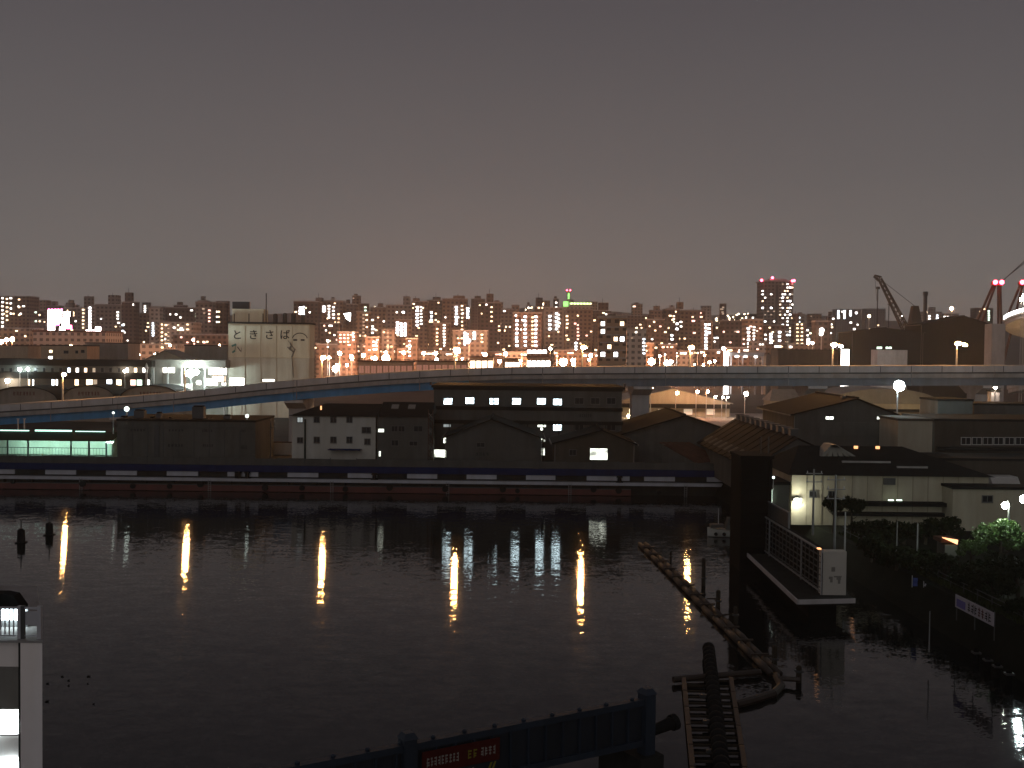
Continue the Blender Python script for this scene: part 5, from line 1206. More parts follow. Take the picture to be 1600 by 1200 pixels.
lattice(cr, b0, b1, 3.0, 1.4, 'boom', 'brown_wall', 12, .55)
lattice(cr, b1, W(1366, 431, D), 2.2, .8, 'boom_head', 'brown_wall', 3, .6)
A = px_rect(1424, 478, 1434, 520, D)
MB().hexa([(A[0] - 2, D - 3, W(1430, 522, D).z), (A[1] + 2.5, D - 3, W(1430, 522, D).z), (A[1] + 2.5, D + 3, W(1430, 522, D).z), (A[0] - 2, D + 3, W(1430, 522, D).z), (A[0], D - 1.5, A[3]), (A[1], D - 1.5, A[3]), (A[1], D + 1.5, A[3]), (A[0], D + 1.5, A[3])]).build('tower', M['brown_wall'], cr)
A = px_rect(1410, 522, 1440, 534, D); MB().box(A[0], A[1], D - 3.5, D + 4, A[2], A[3]).build('machine_house', M['brown_wall'], cr)
A2 = px_rect(1414, 534, 1436, 600, D)
for sx_ in (A2[0], A2[1]):
    for sy_ in (-3, 3): MB().beam((sx_, D + sy_, GZ), (sx_, D + sy_, A[2] - .01), 1.0).build('leg', M['dark_steel'], cr)
MB().beam(b1, W(1429, 478, D), .22).build('luffing_cable', M['dark_steel'], cr)
MB().beam(W(1367, 433, D), W(1370, 470, D), .15).build('hoist_cable', M['dark_steel'], cr)
for i, (x, y0, y1, lab) in enumerate(((1371.5, 452, 520, 'thin dark mast left of the big crane'), (1446, 462, 520, 'thick dark mast right of the big crane'), (1389, 476, 520, 'short thin mast below the boom of the big crane'))):
    p, q = W(x, y0, 600), W(x, y1, 600); t = thing('derrick_mast', lab, 'mast', (p.x, 600, GZ))
    MB().beam((p.x, 600, GZ), p, (.5, 1.6, .4)[i]).build('mast', M['dark_steel'], t)
    MB().box(p.x - (.9, 1.1, .5)[i], p.x + (.9, 1.1, .5)[i], 599, 601, p.z + .01, p.z + (1.4, 2.2, .5)[i]).build('mast_head', M['dark_steel'], t)
def gantry(label, xt, yt, feet, yf, D, cable):
    top = W(xt, yt, D)
    t = thing('shear_leg_crane', label, 'crane', (W(sum(feet) / len(feet), 560, D).x, D, GZ), 'red-beaconed shear-leg cranes')
    for i, x in enumerate(feet):
        b = W(x, yf, D); d = b - top; b = top + d * ((GZ - top.z) / d.z)
        MB().beam(top + Vector(((i - 1.5) * 1.2, 0, 0)), (b.x, D + (6 if i % 2 else -6), GZ), 1.0).build('leg', M['reddish_roof'], t)
    MB().box(top.x - 3, top.x + 3, D - 1.5, D + 1.5, top.z - 1, top.z + 1.0).build('head_frame', M['red_paint'], t)
    for s in (-1.8, 1.8): MB().ball((top.x + s, D - 1.9, top.z + .6), 1.3, 10, 6).build('beacon', E['beacon'], t)
    for s in (0, 1):
        MB().beam(top + Vector((1.5, s * 2, 0)), W(cable[0], cable[1] + 8 * s, D), .35).build('stay', M['dark_steel'], t)
    return t
gantry('shear-leg crane with two red beacons left of the spiral ramp', 1558, 443, (1525, 1537, 1556, 1564), 506, 620, (1640, 372))
gantry('shear-leg crane with red beacon cut off by the right photo edge', 1600, 443, (1572, 1588, 1602, 1612), 500, 640, (1680, 372))

# ------------------------------------------------------------------ spiral ramp at right edge
D = 330.0
c = Vector((W(1672, 500, D).x + 8.5, D + 18, 0)); rad = c.x - 8.5 - W(1574, 500, D).x
sr = thing('spiral_ramp', 'lit concrete spiral road ramp cut off by the right photo edge', 'ramp', (c.x, c.y, GZ))
zu = W(1574, 498, D + 18).z; CL_ = 3.6
def hz_at(a): return zu + CL_ * (a - math.pi)
for part, (ra, rb, za, zb, mm, a0_, a1_) in {'barrier': (0, .4, 0, 1.6, M['concrete_pale'], -math.pi, 1.7 * math.pi), 'deck': (.42, 9, -1.2, .2, M['concrete_pale'], -math.pi, 1.7 * math.pi),
        'inner_barrier': (9.02, 9.4, 0, 1.6, M['concrete_pale'], -math.pi, 1.7 * math.pi), 'light_strip': (-.12, -.01, .7, 1.75, E['ring'], .93 * math.pi, 1.7 * math.pi)}.items():
    g = MB(); n = 64 if part != 'light_strip' else 20
    for k in range(n):
        a0, a1 = a0_ + (a1_ - a0_) * k / n, a0_ + (a1_ - a0_) * (k + 1) / n
        P = ((ra, za), (rb, za), (rb, zb), (ra, zb))
        v0 = [(c.x + (rad - r_) * math.cos(a0), c.y + (rad - r_) * math.sin(a0), hz_at(a0) + z_) for r_, z_ in P]
        v1 = [(c.x + (rad - r_) * math.cos(a1), c.y + (rad - r_) * math.sin(a1), hz_at(a1) + z_) for r_, z_ in P]
        g.hexa([v0[0], v1[0], v1[1], v0[1], v0[3], v1[3], v1[2], v0[2]])
    g.build(part, mm, sr)
A = px_rect(1548, 506, 1571, 600, D - 6); MB().box(A[0], A[1], D - 6, D - 1, GZ, A[3]).build('pier', M['concrete_pale'], sr)
for k in range(12):
    a = -math.pi + 2 * math.pi * k / 11; q = Vector((c.x + (rad - 7) * math.cos(a), c.y + (rad - 7) * math.sin(a), hz_at(a) + 4.2))
    o = MB().tube([(q.x, q.y, hz_at(a) + .21), (q.x, q.y, q.z - .3)], .1, 6).build('lamp_post', M['galv'], sr); MB().ball(q, .42, 8, 5).build('lantern', E['ramp_lamp'], o)
for i, (x, y) in enumerate(((1596, 468), (1600, 462))):
    post_lamp('white lamp above the spiral ramp, %s of two' % ('lower left' if i == 0 else 'upper right'), W(x, y, D + 6), GZ, 'white_city', r=.55, name='ramp_lamp_post', group='lamps on the spiral ramp', arm=0, style='globe', shade=False)
# scatter of far lights on the inland hills and plain (nobody could count them)
rr = random.Random(8); g = MB()
def far_spot(x, y, s=1.0):
    """a light on the hillside where the sight line meets it"""
    d = _f * FPX + _r * (x - 800) + _u * (600 - y)
    Y = 2300.0
    while Y < 3050:
        p = Vector((0, 0, CAM_Z)) + d * (Y / d.y)
        j = 0 if Y < 2650 else 1
        tt = (Y - ys[j]) / (ys[j + 1] - ys[j]); hz_ = hill_z(p.x, j) * (1 - tt) + hill_z(p.x, j + 1) * tt
        if p.z <= hz_ + 4: break
        Y += 10
    else: return
    g.ball((p.x, p.y, max(p.z, hz_ + 1.5)), 1.9 * s, 6, 4)
for x, y in ((228, 468), (237, 471), (291, 475), (308, 470), (333, 465), (358, 463), (370, 463), (387, 463), (397, 463), (405, 463), (449, 472), (535, 475), (586, 480), (1088, 478), (1148, 477), (1265, 498)): far_spot(x, y, 1.25)
for _ in range(190): far_spot(rr.uniform(205, 1520), rr.gauss(481, 9), rr.uniform(.5, 1.1))
for _ in range(60): far_spot(rr.uniform(1100, 1190), rr.uniform(490, 510), rr.uniform(.6, 1.2))
if g.v: tag(g.build('hillside_lights', E['far_light'], kind='stuff'), 'scatter of tiny amber lights of houses on the far hills', 'lights')
# ------------------------------------------------------------------ neighbouring building, lower left
D = 52.0
zt = W(30, 1004, D).z
xr_, xl_ = W(66, 1010, D).x, W(-90, 1010, D).x
nbd = thing('neighbour_building', 'pinkish white building corner with glowing openings at the lower left', 'building', ((xl_ + xr_) / 2, D, 0))
xj = W(30, 1010, D).x; x0b = W(0, 1010, D + 12).x
MB().hexa([(xl_, D + .35, -1), (xj - .1, D + .35, -1), (W(25, 1010, D + 12).x, D + 12, -1), (xl_ - 6, D + 12, -1), (xl_, D + .35, zt), (xj - .1, D + .35, zt), (W(25, 1010, D + 12).x, D + 12, zt), (xl_ - 6, D + 12, zt)]).build('wall', M['pink_wall'], nbd)
MB().hexa([(xj + .06, D, -1), (xr_, D, -1), (W(58, 1010, D + 12).x, D + 12, -1), (W(27, 1010, D + 12).x, D + 12, -1), (xj + .06, D, zt), (xr_, D, zt), (W(58, 1010, D + 12).x, D + 12, zt), (W(27, 1010, D + 12).x, D + 12, zt)]).build('corner_pier', M['pink_wall'], nbd)
MB().box(xj - .09, xj + .05, D + .1, D + .34, -1, zt - .02).build('joint_pipe', M['concrete_dark'], nbd)
MB().hexa([(xl_, D - .06, zt + .004), (xr_ + .04, D - .06, zt + .004), (W(58, 1010, D + 12).x, D + 12, zt + .004), (xl_ - 6, D + 12, zt + .004), (xl_, D - .06, zt + .1), (xr_ + .04, D - .06, zt + .1), (W(58, 1010, D + 12).x, D + 12, zt + .1), (xl_ - 6, D + 12, zt + .1)]).build('roof_slab', M['concrete'], nbd)
A = px_rect(-30, 1045, 27, 1110, D); MB().box(A[0], A[1], D + .2, D + .345, A[2], A[3]).build('balcony_shade', M['grey_wall'], nbd)  # flat grey panel: shade of the balcony recess given as colour
for (ya, yb) in ((1110, 1147), (1187, 1224), (1264, 1300)):
    P = [W(-30, yb, D + .2), W(28, yb, D + .2), W(27, ya, D + .2), W(18, ya + 2, D + .2), W(-30, ya + 8, D + .2)]
    g = MB(); q = [p + Vector((0, .12, 0)) for p in P]; n = 5; g.v = [tuple(p) for p in P + q]; g.f = [(0, 1, 2, 3, 4), (9, 8, 7, 6, 5)] + [(k, k + 5, (k + 1) % 5 + 5, (k + 1) % 5) for k in range(5)]
    o = g.build('lit_opening', E['room'], nbd)
    A = px_rect(-30, yb, 28.5, yb + 2, D); MB().box(A[0], A[1], D - .05, D + .3, A[2], A[3]).build('sill', M['pink_wall'], nbd)
# roof railing, lamp and dark awning
rl = thing('roof_railing', 'white barred roof railing lit bluish on the lower left building', 'railing', (xj, D + .4, zt + .1))
zr1 = W(20, 951, D).z
MB().box(xl_, xr_ - .2, D + .3, D + .4, zr1 - .09, zr1).build('top_rail', M['white_panel'], rl); MB().box(xl_, xr_ - .2, D + .31, D + .39, zt + .22, zt + .28).build('bottom_rail', M['white_panel'], rl)
x = xl_ + .1
while x < xj - .1:
    MB().box(x, x + .05, D + .32, D + .38, zt + .285, zr1 - .095).build('baluster', M['white_panel'], rl); x += .21
for px_ in (26, 31, 57): q = W(px_, 980, D).x; MB().box(q - .09, q + .09, D + .27, D + .43, zt + .104, zr1 + .06).build('post', M['dark_steel' if px_ == 31 else 'white_panel'], rl)
q0, q1 = W(33, 980, D).x, W(54, 980, D).x; MB().box(q0, q1, D + .34, D + .37, zt + .75, zr1 - .2).build('infill_panel', M['white_panel'], rl)
lp = thing('roof_lamp', 'bluish white lamp on the roof behind the railing at lower left', 'lamp', (W(24, 985, D + 2).x, D + 2.4, zt + .1))
p = lp.location
MB().box(p.x - .9, p.x + .3, D + 2.3, D + 2.5, zt + .5, zt + 1.0).build('lens', E['room'], lp); MB().box(p.x - 1, p.x + .4, D + 2.51, D + 2.7, zt + .104, zt + 1.1).build('housing', M['grey_steel'], lp)
aw = thing('roof_shelter', 'black domed shelter behind the lit roof railing at lower left', 'shelter', (W(5, 960, D + 3).x, D + 3, zt + .1))
a, b = W(-40, 950, D + 3), W(33, 951, D + 3); c_ = W(4, 928, D + 3); c2 = W(20, 931, D + 3)
MB().extr_y([(a.x, a.z - .15), (b.x, b.z - .1), (b.x, b.z + .05), (c2.x, c2.z), (c_.x, c_.z), (a.x, c_.z)], D + 3, D + 3.8).build('canopy', M['black_steel'], aw)
for px_ in (-35, 27): q = W(px_, 960, D + 3.4).x; MB().box(q - .07, q + .07, D + 3.3, D + 3.5, zt + .104, a.z - .16).build('post', M['dark_steel'], aw)

# ------------------------------------------------------------------ navy bridge with red banner, bottom
ZT = 5.0
ea, eb = WZ(1003, 1092, ZT), WZ(440, 1199, ZT)
dirv = (eb - ea).normalized(); nrm = Vector((dirv.y, -dirv.x, 0)); nrm = nrm if nrm.y < 0 else -nrm
L = (eb - ea).length + 9
br = thing('navy_bridge', 'navy blue steel girder bridge with ribbed side in the bottom foreground', 'bridge', (ea.x, ea.y, 0))
def bp(s, n, z): return Vector((ea.x, ea.y, 0)) + dirv * s + nrm * n + Vector((0, 0, z))
def bbox(s0, s1, n0, n1, z0, z1, name, m, parent=br, e=None):
    return MB().hexa([bp(s0, n0, z0), bp(s1, n0, z0), bp(s1, n1, z0), bp(s0, n1, z0), bp(s0, n0, z1), bp(s1, n0, z1), bp(s1, n1, z1), bp(s0, n1, z1)]).build(name, M[m], parent)
bbox(0, L, -.2, .2, ZT - .3, ZT, 'top_chord', 'navy_steel')
bbox(0, L, -.2, .2, ZT - 2.3, ZT - 2.0, 'bottom_chord', 'navy_steel')
bbox(.5, L, -2.4, -.25, ZT - 2.25, ZT - 2.05, 'deck', 'concrete_dark')
bbox(0, L, -2.75, -2.45, ZT - 2.3, ZT - 1.3, 'far_girder', 'navy_dark')
s = .9; k = 0
while s < L:
    bbox(s - .86, s - .06, -.03, .03, ZT - 1.995, ZT - .305, 'web_panel', 'navy_dark')
    bbox(s - .05, s + .05, -.12, .17, ZT - 1.998, ZT - .302, 'rib', 'navy_steel'); s += .95; k += 1
s = .6
while s < L:
    MB().tube([bp(s, 0, ZT + .002), bp(s, 0, ZT + .1), bp(s, 0, ZT + .16)], [.1, .12, .04], 8).build('bolt_cap', M['navy_steel'], br); s += 1.55
def s_of(x):
    d = _f * FPX + _r * (x - 800) + _u * (600 - (1092 + (1003 - x) * 107 / 563.))
    p = Vector((0, 0, CAM_Z)) + d * ((ZT - CAM_Z) / d.z); return (p - ea).dot(dirv)
for px_ in (1015, 637):
    s = s_of(px_) if px_ != 1015 else -.3
    bbox(s - .3, s + .3, -.34, .34, ZT - 2.75, ZT + .25, 'post', 'navy_steel')
    MB().hexa([bp(s - .36, -.4, ZT + .254), bp(s + .36, -.4, ZT + .254), bp(s + .36, .4, ZT + .254), bp(s - .36, .4, ZT + .254), bp(s - .2, -.2, ZT + .5), bp(s + .2, -.2, ZT + .5), bp(s + .2, .2, ZT + .5), bp(s - .2, .2, ZT + .5)]).build('post_cap', M['navy_steel'], br)
bbox(-.95, .5, -2.9, .6, -1, ZT - 2.76, 'abutment', 'concrete_dark')
bn = thing('red_banner', 'red banner with white and yellow lettering hung on the navy bridge', 'banner', bp(s_of(716), .2, ZT - 1.0))
sa, sb = s_of(777), s_of(656)
bbox(sa, sb, .22, .25, ZT - 1.42, ZT - .42, 'cloth', 'banner_red', bn)
rr = random.Random(3)
def strokes(s0, s1, z0, z1, n, m, seed):
    g = MB(); q = random.Random(seed)
    for k in range(n):
        a = s0 + (s1 - s0) * (k + .12) / n; w = (s1 - s0) / n * .74
        for j in range(3):
            zz = z0 + (z1 - z0) * (j + .3 * q.random()) / 3 + .02; c0, c1 = a + w * .3 * q.random(), a + w * (.7 + .3 * q.random())
            g.hexa([bp(c0, .252, zz), bp(c1, .252, zz), bp(c1, .262, zz), bp(c0, .262, zz), bp(c0, .252, zz + .07), bp(c1, .252, zz + .07), bp(c1, .262, zz + .07), bp(c0, .262, zz + .07)])
        c0 = a + w * q.choice((.15, .45, .75)); g.hexa([bp(c0, .252, z0), bp(c0 + w * .17, .252, z0), bp(c0 + w * .17, .264, z0), bp(c0, .264, z0), bp(c0, .252, z1), bp(c0 + w * .17, .252, z1), bp(c0 + w * .17, .264, z1), bp(c0, .264, z1)])
    g.build('lettering', M[m], bn, kind='stuff')
Ls = sb - sa
strokes(sa + Ls * .53, sb - Ls * .05, ZT - 1.12, ZT - .72, 9, 'white_mark', 1); strokes(sa + Ls * .29, sa + Ls * .43, ZT - 1.12, ZT - .72, 2, 'yellow_mark', 2); strokes(sa + Ls * .05, sa + Ls * .26, ZT - 1.12, ZT - .72, 4, 'white_mark', 3)
bn2 = thing('black_banner', 'dark strip with pale characters hung below the red banner', 'banner', bp(s_of(716), .2, ZT - 1.7))
bbox(sa + .1, sb - .3, .2, .22, ZT - 1.95, ZT - 1.45, 'cloth', 'navy_dark', bn2)
g = MB()
for k in range(5):
    a = sa + Ls * (.33 + .045 * k); g.hexa([bp(a, .224, ZT - 1.85), bp(a + .14, .224, ZT - 1.85), bp(a + .14, .24, ZT - 1.85), bp(a, .24, ZT - 1.85), bp(a + .03, .224, ZT - 1.55), bp(a + .12, .224, ZT - 1.55), bp(a + .12, .24, ZT - 1.55), bp(a + .03, .24, ZT - 1.55)])
g.build('lettering', M['white_mark'], bn2)
g = MB()
for k in range(2):
    a = sa + Ls * (.06 + .05 * k); g.hexa([bp(a + .07, .224, ZT - 1.8), bp(a + .17, .224, ZT - 1.8), bp(a + .17, .24, ZT - 1.8), bp(a + .07, .24, ZT - 1.8), bp(a - .07, .224, ZT - 1.48), bp(a + .03, .224, ZT - 1.48), bp(a + .03, .24, ZT - 1.48), bp(a - .07, .24, ZT - 1.48)])
g.build('lettering', M['yellow_mark'], bn2)
pp = thing('outfall_pipe', 'dark ragged pipe end sticking out beyond the navy bridge post', 'pipe', W(1022, 1140, 55))
MB().tube([W(1016, 1143, 55.2), W(1036, 1135, 55.6), W(1053, 1128, 56)], [.26, .3, .34], 12).build('barrel', M['rubber'], pp); MB().tube([W(1049, 1130, 55.9), W(1056, 1127, 56.05)], [.42, .42], 12).build('collar', M['rubber'], pp)

# ------------------------------------------------------------------ floating log boom, raft and piles
bm_ = thing('log_boom', 'long floating log boom slanting across the water at right', 'log boom', WZ(1110, 952, 0))
A0, A1 = WZ(1004, 850, .2), WZ(1212, 1054, .2); n = 13
side = (A1 - A0).normalized().cross(Vector((0, 0, 1)))
rr = random.Random(6)
for k in range(n):
    p, q = A0.lerp(A1, k / n), A0.lerp(A1, (k + .97) / n)
    for w in (-.32, .32):
        off = side * w + Vector((0, 0, rr.uniform(-.05, .06)))
        MB().tube([p + off, p.lerp(q, .5) + off + Vector((0, 0, rr.uniform(-.02, .03))), q + off], [.24, .27, .23], 8).build('log', M['timber'], bm_, smooth=True)
    if k: MB().beam(p - side * .65 + Vector((0, 0, .32)), p + side * .65 + Vector((0, 0, .32)), .16, .12).build('cross_tie', M['timber'], bm_)
pts = [WZ(x, y, .2) for x, y in ((1213, 1056), (1221, 1072), (1208, 1084), (1180, 1093), (1150, 1101))]
for a, b in zip(pts, pts[1:]): MB().tube([a, b], .26, 8).build('log', M['timber'], bm_)
MB().tube([WZ(1188, 1050, .3), WZ(1052, 1062, .3)], .22, 8).build('cross_log', M['timber'], bm_)
MB().tube([WZ(1216, 1060, .4), WZ(1250, 1062, .4)], .17, 8).build('cross_log', M['timber'], bm_)
rf = thing('debris_raft', 'narrow floating raft with a chain of tyres running down its middle', 'raft', WZ(1118, 1130, 0))
for (a, b) in (((1068, 1058), (1086, 1240)), ((1142, 1060), (1170, 1240))):
    P0, P1 = WZ(*a, .35), WZ(*b, .35)
    for k in range(6): MB().beam(P0.lerp(P1, k / 6), P0.lerp(P1, (k + .96) / 6), .28, .22).build('side_beam', M['timber'], rf)
C0, C1 = WZ(1107, 1012, .5), WZ(1132, 1240, .5); n = 26
for k in range(n):
    p = C0.lerp(C1, k / n); dv = (C1 - C0).normalized()
    MB().tube([p, p + dv * .12, p + dv * .36, p + dv * .48], [.30, .46, .46, .30], 12).build('tyre', M['rubber'], rf, smooth=True)
for k in range(16):
    t_ = (k + .5) / 16; p, q = WZ(1068, 1058, .15).lerp(WZ(1086, 1240, .15), t_), WZ(1142, 1060, .15).lerp(WZ(1170, 1240, .15), t_)
    MB().beam(p, q, .16, .12).build('slat', M['bark'], rf)
for k, t_ in enumerate((.2, .45, .7, .9)):
    p, q = WZ(1068, 1058, .4).lerp(WZ(1086, 1240, .4), t_), WZ(1142, 1060, .4).lerp(WZ(1170, 1240, .4), t_); m_ = p.lerp(q, .3); MB().beam(m_, p.lerp(q, .3 + .18), .3, .18).build('plank', M['dark_steel'], rf)
def pile(label, x, yb, yt, w=.2, m='bark', arm=None):
    b = WZ(x, yb, 0); tz = W(x, yt, b.y).z
    t = thing('mooring_pile', label, 'pile', (b.x, b.y, -1), 'dark piles standing in the water')
    MB().tube([(b.x, b.y, -1), (b.x, b.y, tz - .1), (b.x, b.y, tz)], [w, w * .95, w * .6], 8).build('pile', M[m], t); MB().box(b.x - w * 1.25, b.x + w * 1.25, b.y - w * 1.25, b.y + w * 1.25, .7, .82).build('band', M['dark_steel'], t)
    if arm:
        MB().beam((b.x, b.y, tz * .55), (b.x + arm, b.y, tz * .55), .1).build('arm', M[m], t)
pile('dark pile at the near end of the log boom', 1210, 1046, 1008, arm=-.7)
pile('dark pile with stub arm right of the log boom end', 1248, 1066, 1040)
pile('dark pile with side arm just right of the boom middle', 1122, 952, 922, arm=-1.0)
pile('dark pile close under the black gate tower', 1149, 975, 948, arm=-.9)
pile('tall dark pile near the far end of the log boom', 1099, 915, 872)
pile('thin dark pile standing off the moored workboat', 1048, 880, 862, .12)
for i, (x, yb) in enumerate(((1525, 1036), (1543, 1048), (1558, 1058), (1576, 1070))):
    pile('short black pile by the right bank, %s of four counted from the left' % ORD[i], x, yb, yb - 23, .22, 'black_steel')

# ------------------------------------------------------------------ water-gate: black tower and pier deck
D = 110.0
A = px_rect(1155, 717, 1207, 900, D)
gtw = thing('gate_tower', 'tall black steel water-gate tower rising from the water at right', 'tower', ((A[0] + A[1]) / 2, D, -1))
MB().box(A[0], A[1], D, D + 5, -1, A[3]).build('shaft', M['black_steel'], gtw)
MB().box(A[0] - .1, A[1] + .15, D - .15, D + 5.2, A[3] + .01, A[3] + .3).build('cap', M['black_steel'], gtw)
for x in (A[0] + .02, A[1] - .3): MB().box(x, x + .28, D - .14, D - .005, -1, A[3] - .05).build('guide_rail', M['black_steel'], gtw)
for k in range(8): MB().box(A[0] + .32, A[1] - .32, D - .1, D - .006, 1.2 + k * 1.15, 1.32 + k * 1.15).build('stiffener', M['black_steel'], gtw)
for px_ in (1189, 1201): q = W(px_, 682, D + 2); MB().tube([(q.x, D + 2, A[3] + .36), (q.x, D + 2, q.z)], .06, 6).build('antenna', M['dark_steel'], gtw)
pd = thing('gate_pier', 'white-edged pier deck of the water-gate reaching toward the camera', 'pier', WZ(1270, 930, 1.8))
F = [WZ(1247, 938, 1.8), WZ(1336, 936, 1.8)]; Bk = [WZ(1168, 864, 1.8)]; Bk.append(Bk[0] + (F[1] - F[0]))
def deckp(i, z): return Vector(((F + [Bk[1], Bk[0]])[i].x, (F + [Bk[1], Bk[0]])[i].y, z))
MB().hexa([deckp(i, 1.5) for i in range(4)] + [deckp(i, 1.8) for i in range(4)]).build('deck', M['concrete_dark'], pd)
u_ = (F[0] - Bk[0]).normalized(); v_ = (F[1] - F[0]).normalized()
MB().hexa([deckp(3, 1.48) - v_ * .13, deckp(0, 1.48) - v_ * .13 + u_ * .13, deckp(0, 1.48) - v_ * .005, deckp(3, 1.48) - v_ * .005, deckp(3, 1.86) - v_ * .13, deckp(0, 1.86) - v_ * .13 + u_ * .13, deckp(0, 1.86) - v_ * .005, deckp(3, 1.86) - v_ * .005]).build('edge_beam', M['concrete_pale'], pd)
MB().hexa([deckp(0, 1.48) + u_ * .13, deckp(1, 1.48) + u_ * .13, deckp(1, 1.48) + u_ * .005, deckp(0, 1.48) + u_ * .005, deckp(0, 1.86) + u_ * .13, deckp(1, 1.86) + u_ * .13, deckp(1, 1.86) + u_ * .005, deckp(0, 1.86) + u_ * .005]).build('edge_beam', M['concrete_pale'], pd)
m0 = deckp(0, 0) - u_ * 1.2 + v_ * 1.3
MB().hexa([m0 + Vector((0, 0, -1)), m0 + v_ * 2.4 + Vector((0, 0, -1)), m0 + v_ * 2.4 - u_ * 19 + Vector((0, 0, -1)), m0 - u_ * 19 + Vector((0, 0, -1)), m0 + Vector((0, 0, 1.3)), m0 + v_ * 2.4 + Vector((0, 0, 1.3)), m0 + v_ * 2.4 - u_ * 19 + Vector((0, 0, 1.3)), m0 - u_ * 19 + Vector((0, 0, 1.3))]).build('pier_wall', M['black_steel'], pd)
MB().hexa([deckp(0, 1.2) - u_ * .5 + v_ * .5, deckp(1, 1.2) - u_ * .5 - v_ * .5, deckp(2, 1.2) - v_ * .5, deckp(3, 1.2) + v_ * .5, deckp(0, 1.49) - u_ * .5 + v_ * .5, deckp(1, 1.49) - u_ * .5 - v_ * .5, deckp(2, 1.49) - v_ * .5, deckp(3, 1.49) + v_ * .5]).build('haunch', M['concrete_dark'], pd)
# white end box and latticed gate leaf on the deck
D = 91.0
A = px_rect(1284, 862, 1323, 927, D)
gx = thing('gate_housing', 'white steel gate housing with dark latticed side standing on the pier deck', 'gate housing', ((A[0] + A[1]) / 2, D, 1.8))
zb, zt = 1.86, A[3]
MB().box(A[0], A[1], D, D + 1.0, zb, zt).build('end_cabinet', M['white_wall'], gx)
MB().box(A[0] - .1, A[0] - .005, D - .04, D + .1, zb, zt + .05).build('corner_post', M['galv'], gx)
for k, r_ in enumerate([(1299, 886, 1305, 893)]):
    B2 = px_rect(*r_, D); MB().box(B2[0], B2[1], D - .03, D - .003, B2[2], B2[3]).build('plate', M['grey_wall'], gx)
g = MB(); rr = random.Random(2)
for (x, y, w, h) in ((1295, 901, 6, 4), (1307, 901, 7, 5), (1297, 905, 4, 5), (1309, 906, 4, 6), (1303, 900, 12, 2)):
    B2 = px_rect(x, y, x + w, y + h, D); g.box(B2[0], B2[1], D - .012 - .002 * w, D - .003, B2[2], B2[3])
g.build('rust_stain', M['grey_wall'], gx)
Ba = WZ(1193, 806, zt); dq = (Vector((A[0], D, zt)) - Ba); ln = dq.length; dn = dq.normalized()
def gp(s, z, n=0): return Vector((Ba.x, Ba.y, 0)) + dn * s + Vector((n, 0, z))
MB().beam(gp(0, zt), gp(ln, zt), .15).build('top_rail', M['grey_steel'], gx)
MB().beam(gp(0, zb + .25), gp(ln, zb + .25), .14).build('bottom_rail', M['grey_steel'], gx)
for k in range(17):
    s = ln * k / 16; MB().beam(gp(s, zb), gp(s, zt - .09), .13 if k in (2, 11) else .08).build('upright', M['grey_steel' if k in (2, 11) else 'dark_steel'], gx)
for j in range(1, 7):
    z = zb + (zt - zb) * j / 7; MB().beam(gp(.05, z, .05), gp(ln - .05, z, .05), .09).build('cross_bar', M['dark_steel'], gx)
MB().hexa([gp(.1, zb + .05, .3), gp(ln - .1, zb + .05, .3), gp(ln - .1, zb + .05, 1.0), gp(.1, zb + .05, 1.0), gp(.1, zt - .2, .3), gp(ln - .1, zt - .2, .3), gp(ln - .1, zt - .2, 1.0), gp(.1, zt - .2, 1.0)]).build('gate_leaf', M['black_steel'], gx)
MB().hexa([gp(ln * .02, zt + .1, .2), gp(ln * .42, zt + .1, .2), gp(ln * .42, zt + .1, .32), gp(ln * .02, zt + .1, .32), gp(ln * .02, zt + 1.5, .2), gp(ln * .42, zt + 1.5, .2), gp(ln * .42, zt + 1.5, .32), gp(ln * .02, zt + 1.5, .32)]).build('rear_screen', M['dark_steel'], gx)
MB().beam(gp(ln * .43, zt + .1, .26), gp(ln * .43, zt + 1.6, .26), .14).build('screen_post', M['grey_steel'], gx); MB().beam(gp(0, zt + 1.58, .26), gp(ln * .43, zt + 1.58, .26), .12).build('screen_rail', M['grey_steel'], gx)
gl = MB().box(A[0] - .3, A[0] - .02, D + .3, D + .7, zt + .1, zt + .2).build('marker_light', E['amber'], gx)

# ------------------------------------------------------------------ moored workboat
D = 131.0
bt = thing('workboat', 'small pale workboat with dark cabin moored left of the black gate tower', 'boat', (W(1135, 838, D).x, D, 0))
c = bt.location; Lb = 4.6
sec = []
for k in range(9):
    t_ = k / 8; x = c.x - Lb / 2 + Lb * t_; wd = 1.0 * (1 - max(0, (.35 - t_) / .35) ** 2 * .9); dk = .75 + .35 * (1 - t_) ** 2
    sec.append([(x, D - wd, dk), (x, D - wd * .75, .1), (x, D, -.3), (x, D + wd * .75, .1), (x, D + wd, dk)])
g = MB()
for s in sec: g.v += s
for k in range(8):
    for j in range(4): g.f.append((k * 5 + j, k * 5 + j + 1, k * 5 + j + 6, k * 5 + j + 5))
    g.f.append((k * 5 + 4, k * 5, k * 5 + 5, k * 5 + 9))
g.f.append((0, 1, 2, 3, 4)); g.f.append((44, 43, 42, 41, 40)); g.build('hull', M['hull'], bt)
cb_ = MB().hexa([(c.x - .2, D - .7, .95), (c.x + 1.7, D - .7, .95), (c.x + 1.7, D + .7, .95), (c.x - .2, D + .7, .95), (c.x + .1, D - .6, 2.3), (c.x + 1.6, D - .6, 2.3), (c.x + 1.6, D + .6, 2.3), (c.x + .1, D + .6, 2.3)]).build('cabin', M['dim_wall'], bt)
for k in range(3): MB().box(c.x + .25 + k * .45, c.x + .6 + k * .45, D - .74, D - .66, 1.55, 2.05).build('cabin_window', M['glass'], cb_)
